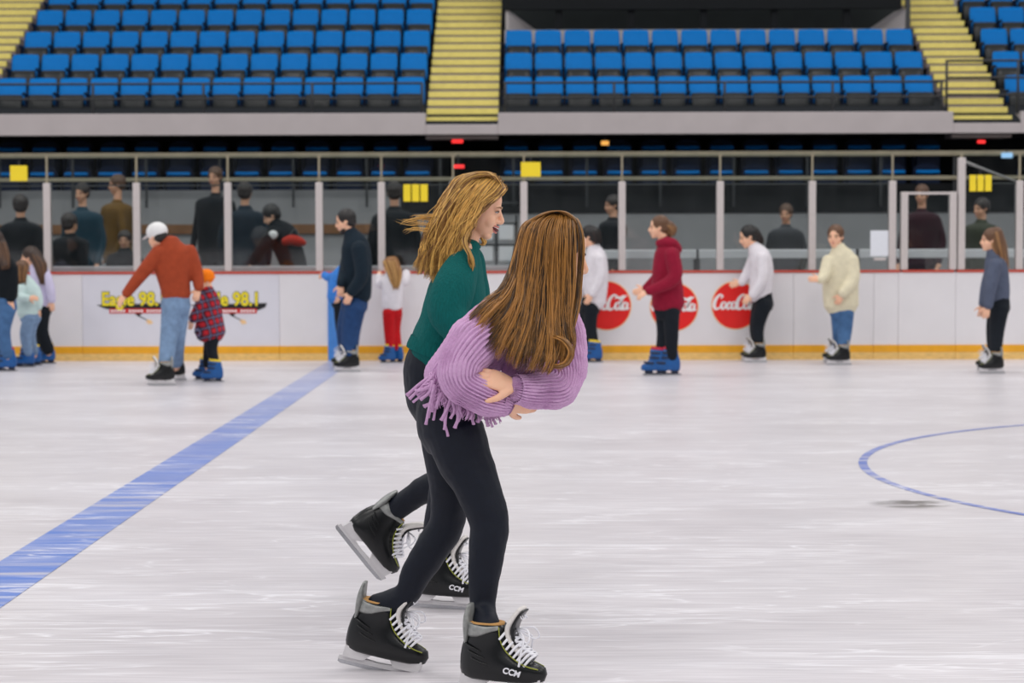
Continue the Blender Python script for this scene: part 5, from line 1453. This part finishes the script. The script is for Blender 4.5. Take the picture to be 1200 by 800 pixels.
sw.tube(Pw.st([(612,368,28,-.02,.13),(622,395,30,-.04,.13),(618,420,27,-.06,.12),(606,440,18,-.08,.10)]), n=200, sub=8, ribs=44, rd=.012, knit=.0012)
so = sw.build('sweater', LILAC, Pw.o)
wrinkle(so, .006, 9)
for ar, nm in ((nearA, 'sleeve'), (farA, 'sleeve')):
    s_ = MB(); s_.tube(Pw.st(ar), n=200, sub=12, ribs=32 if ar is nearA else 30, rd=.014, knit=.0012)
    q = s_.build(nm, LILAC, so); wrinkle(q, .007, 13)
cu = MB(); cu.tube(Pw.st([(586,470,15.5,-.232),(595,473,14.5,-.222)]), n=120, sub=3, ribs=30, rd=.007, cap='open'); cu.build('cuff', LILAC, so)
cu = MB(); cu.tube(Pw.st([(613,456.5,16.5,-.235),(603,455.5,16,-.255)]), n=120, sub=3, ribs=30, rd=.007, cap='open'); cu.build('cuff', LILAC, so)
# fringe: each tassel its own piece
hem = catmull([(507,441,-.13),(511,455,-.16),(524,468,-.17),(543,477,-.17),(563,482,-.15),(583,482,-.12)], 8)
tips = [(477,463),(480,467),(484,471),(489,463),(493,468),(487,458),(499,497),(502,489),(506,482),(497,476),(511,478),(508,492),(525,511),(521,503),(517,492),(528,490),(533,501),(537,494),(541,488),(546,491),(531,484),(555,497),(551,491),(559,494),(564,489),(569,491),(574,486),(577,500),(581,497),(572,499),(586,488),(590,484)]
for i, (tx_, ty_) in enumerate(tips):
    h = hem[min(len(hem)-1, int((i+.5)/len(tips)*len(hem)))]
    hx_, hy_, hd = h[0]+rnd.uniform(-2, 2), h[1]-3+rnd.uniform(-2, 2), h[2]+rnd.uniform(-.02, .03)
    mxp, myp = (hx_*.5+tx_*.5)+rnd.uniform(-4, 4), (hy_*.5+ty_*.5)+rnd.uniform(-2, 4)
    r_ = rnd.uniform(1.4, 2.3)*Pw.k
    t = MB(); t.tube([(Pw.p(hx_, hy_, hd), r_*1.3, r_*.8), (Pw.p(mxp, myp, hd-.015), r_, r_*.7), (Pw.p(tx_*.8+mxp*.2, ty_*.8+myp*.2, hd-.01), r_, r_*.6), (Pw.p(tx_, ty_, hd), r_*1.25, r_*.5)], n=7, sub=3, cap='flat')
    t.build('tassel', LILAC, so)
fz_ = MB()
for i in range(150):
    h = hem[int(rnd.uniform(0, .999)*len(hem))]
    a_ = rnd.uniform(-.5, 1.2) if h[0] > 515 else rnd.uniform(.2, 1.5)
    L0 = rnd.uniform(5, 15); x1 = h[0]-math.sin(a_)*L0; y1 = h[1]+math.cos(a_)*L0
    fz_.tube([(Pw.p(h[0]+rnd.uniform(-4, 4), h[1]-4+rnd.uniform(-4, 2), h[2]+.01), .0022, .0018), (Pw.p((h[0]+x1)/2+rnd.uniform(-3, 3), (h[1]+y1)/2, h[2]-.02), .0022, .0018), (Pw.p(x1, y1, h[2]-.01), .0012, .001)], n=4, sub=3, cap='flat')
fo = fz_.build('frayed_yarn', LILAC, so); fo['kind'] = 'stuff'
# face (mostly behind the hair)
add_face(Pw, HP)
hb = MB(); hb.t = .12
hb.ell((-0.075,0,0.645),(0.43,0.37,0.405),HP,28,18)
hb.tube(Pw.st([(642,275,26,.0,.08),(637,300,27,.0,.09),(633,330,23,-.02,.10),(629,360,23,-.05,.09),(628,388,20,-.08,.075),(630,408,14,-.10,.05)]), n=24, sub=5)
hb.tube(Pw.st([(618,322,10,-.05,.07),(602,348,13,-.07,.06),(584,366,9,-.10,.04)]), n=18, sub=5)
ho = hb.build('hair', HA['chestnut'], Pw.o, True, 0.007, 3)
pa_ = [
 [(641,252,.0),(614,264,-.02),(604,300,-.06),(590,335,-.11),(562,359,-.19),(537,386,-.21)],
 [(644,251,-.02),(618,263,-.06),(608,303,-.09),(597,340,-.14),(572,367,-.21),(550,396,-.24)],
 [(646,250,-.03),(622,263,-.08),(613,308,-.11),(604,350,-.16),(587,384,-.23),(572,412,-.27)],
 [(648,250,-.04),(629,265,-.095),(620,315,-.125),(613,362,-.175),(601,400,-.26),(592,430,-.29)],
 [(651,249,-.04),(637,267,-.10),(629,319,-.135),(624,371,-.185),(616,409,-.27),(608,437,-.30)],
 [(654,249,-.04),(645,269,-.105),(640,323,-.14),(638,379,-.19),(634,415,-.27),(625,439,-.30)],
 [(658,249,-.04),(653,271,-.11),(651,325,-.14),(650,382,-.19),(650,417,-.26),(642,440,-.29)],
 [(663,250,-.035),(663,273,-.11),(662,327,-.14),(661,380,-.18),(664,411,-.25),(657,435,-.28)],
 [(668,251,-.03),(671,275,-.105),(670,327,-.13),(668,372,-.17),(671,400,-.24),(668,424,-.27)]]
sb = MB()
strands(sb, Pw, pa_, 260, 13, .0011, 3.0, rnd, 1.3, jit=3.0, trim=.36, H=HP, spread=3.4)
gold_ = [[(x, y, dy-.008) for x, y, dy in g_] for g_ in pa_]
strands(sb, Pw, gold_, 40, 6, .0010, 4.0, rnd, 1.4, jit=4.0, trim=.3, tone=(.8, 1), H=HP, spread=2.2)
pf = [[(672,253,-.03),(679,277,-.09),(677,320,-.11),(675,355,-.14),(670,385,-.2),(668,408,-.24)], [(677,257,-.02),(684,282,-.07),(683,322,-.09),(681,352,-.12),(675,376,-.16),(668,396,-.2)]]
strands(sb, Pw, pf, 16, 8, .0009, 1.4, rnd, 1.2, jit=1.2, trim=.35, H=HP, spread=2.5)
tp = [[(674,262,dy),(667,253,dy*1.1),(655,247,dy*1.2),(636,251,dy*1.3),(618,264,dy*1.2),(608,285,dy)] for dy in (.06, .03, .0, -.03, -.06)]
strands(sb, Pw, tp, 60, 10, .0010, .6, rnd, 1.0, jit=.8, trim=.1, tone=(.1, .8), H=HP)
curl = [[(648,395,-.24),(660,400,-.27),(668,412,-.29),(662,424,-.29),(650,426,-.28),(645,421,-.27)], [(652,392,-.24),(664,398,-.27),(672,414,-.29),(664,430,-.29),(648,432,-.28),(642,424,-.27)]]
strands(sb, Pw, curl, 7, 9, .0010, .6, rnd, 1, jit=1.5, trim=.2, tone=(.4, .9))
strands(sb, Pw, [[(x, y, dy-.02) for x, y, dy in g_] for g_ in pa_], 70, 1, .0006, 7, rnd, 1.3, jit=7, trim=.4, tone=(.4, 1), H=HP)
sb.build('hair_strands', HA['chestnut'], ho)
MB().ell((0.05,-0.20,0.985),(0.03,0.02,0.05),HP).build('hair_clip', M['black'], ho)

for k in SKATE.values():
    for c in list(k.children): bpy.data.objects.remove(c)
    bpy.data.objects.remove(k)
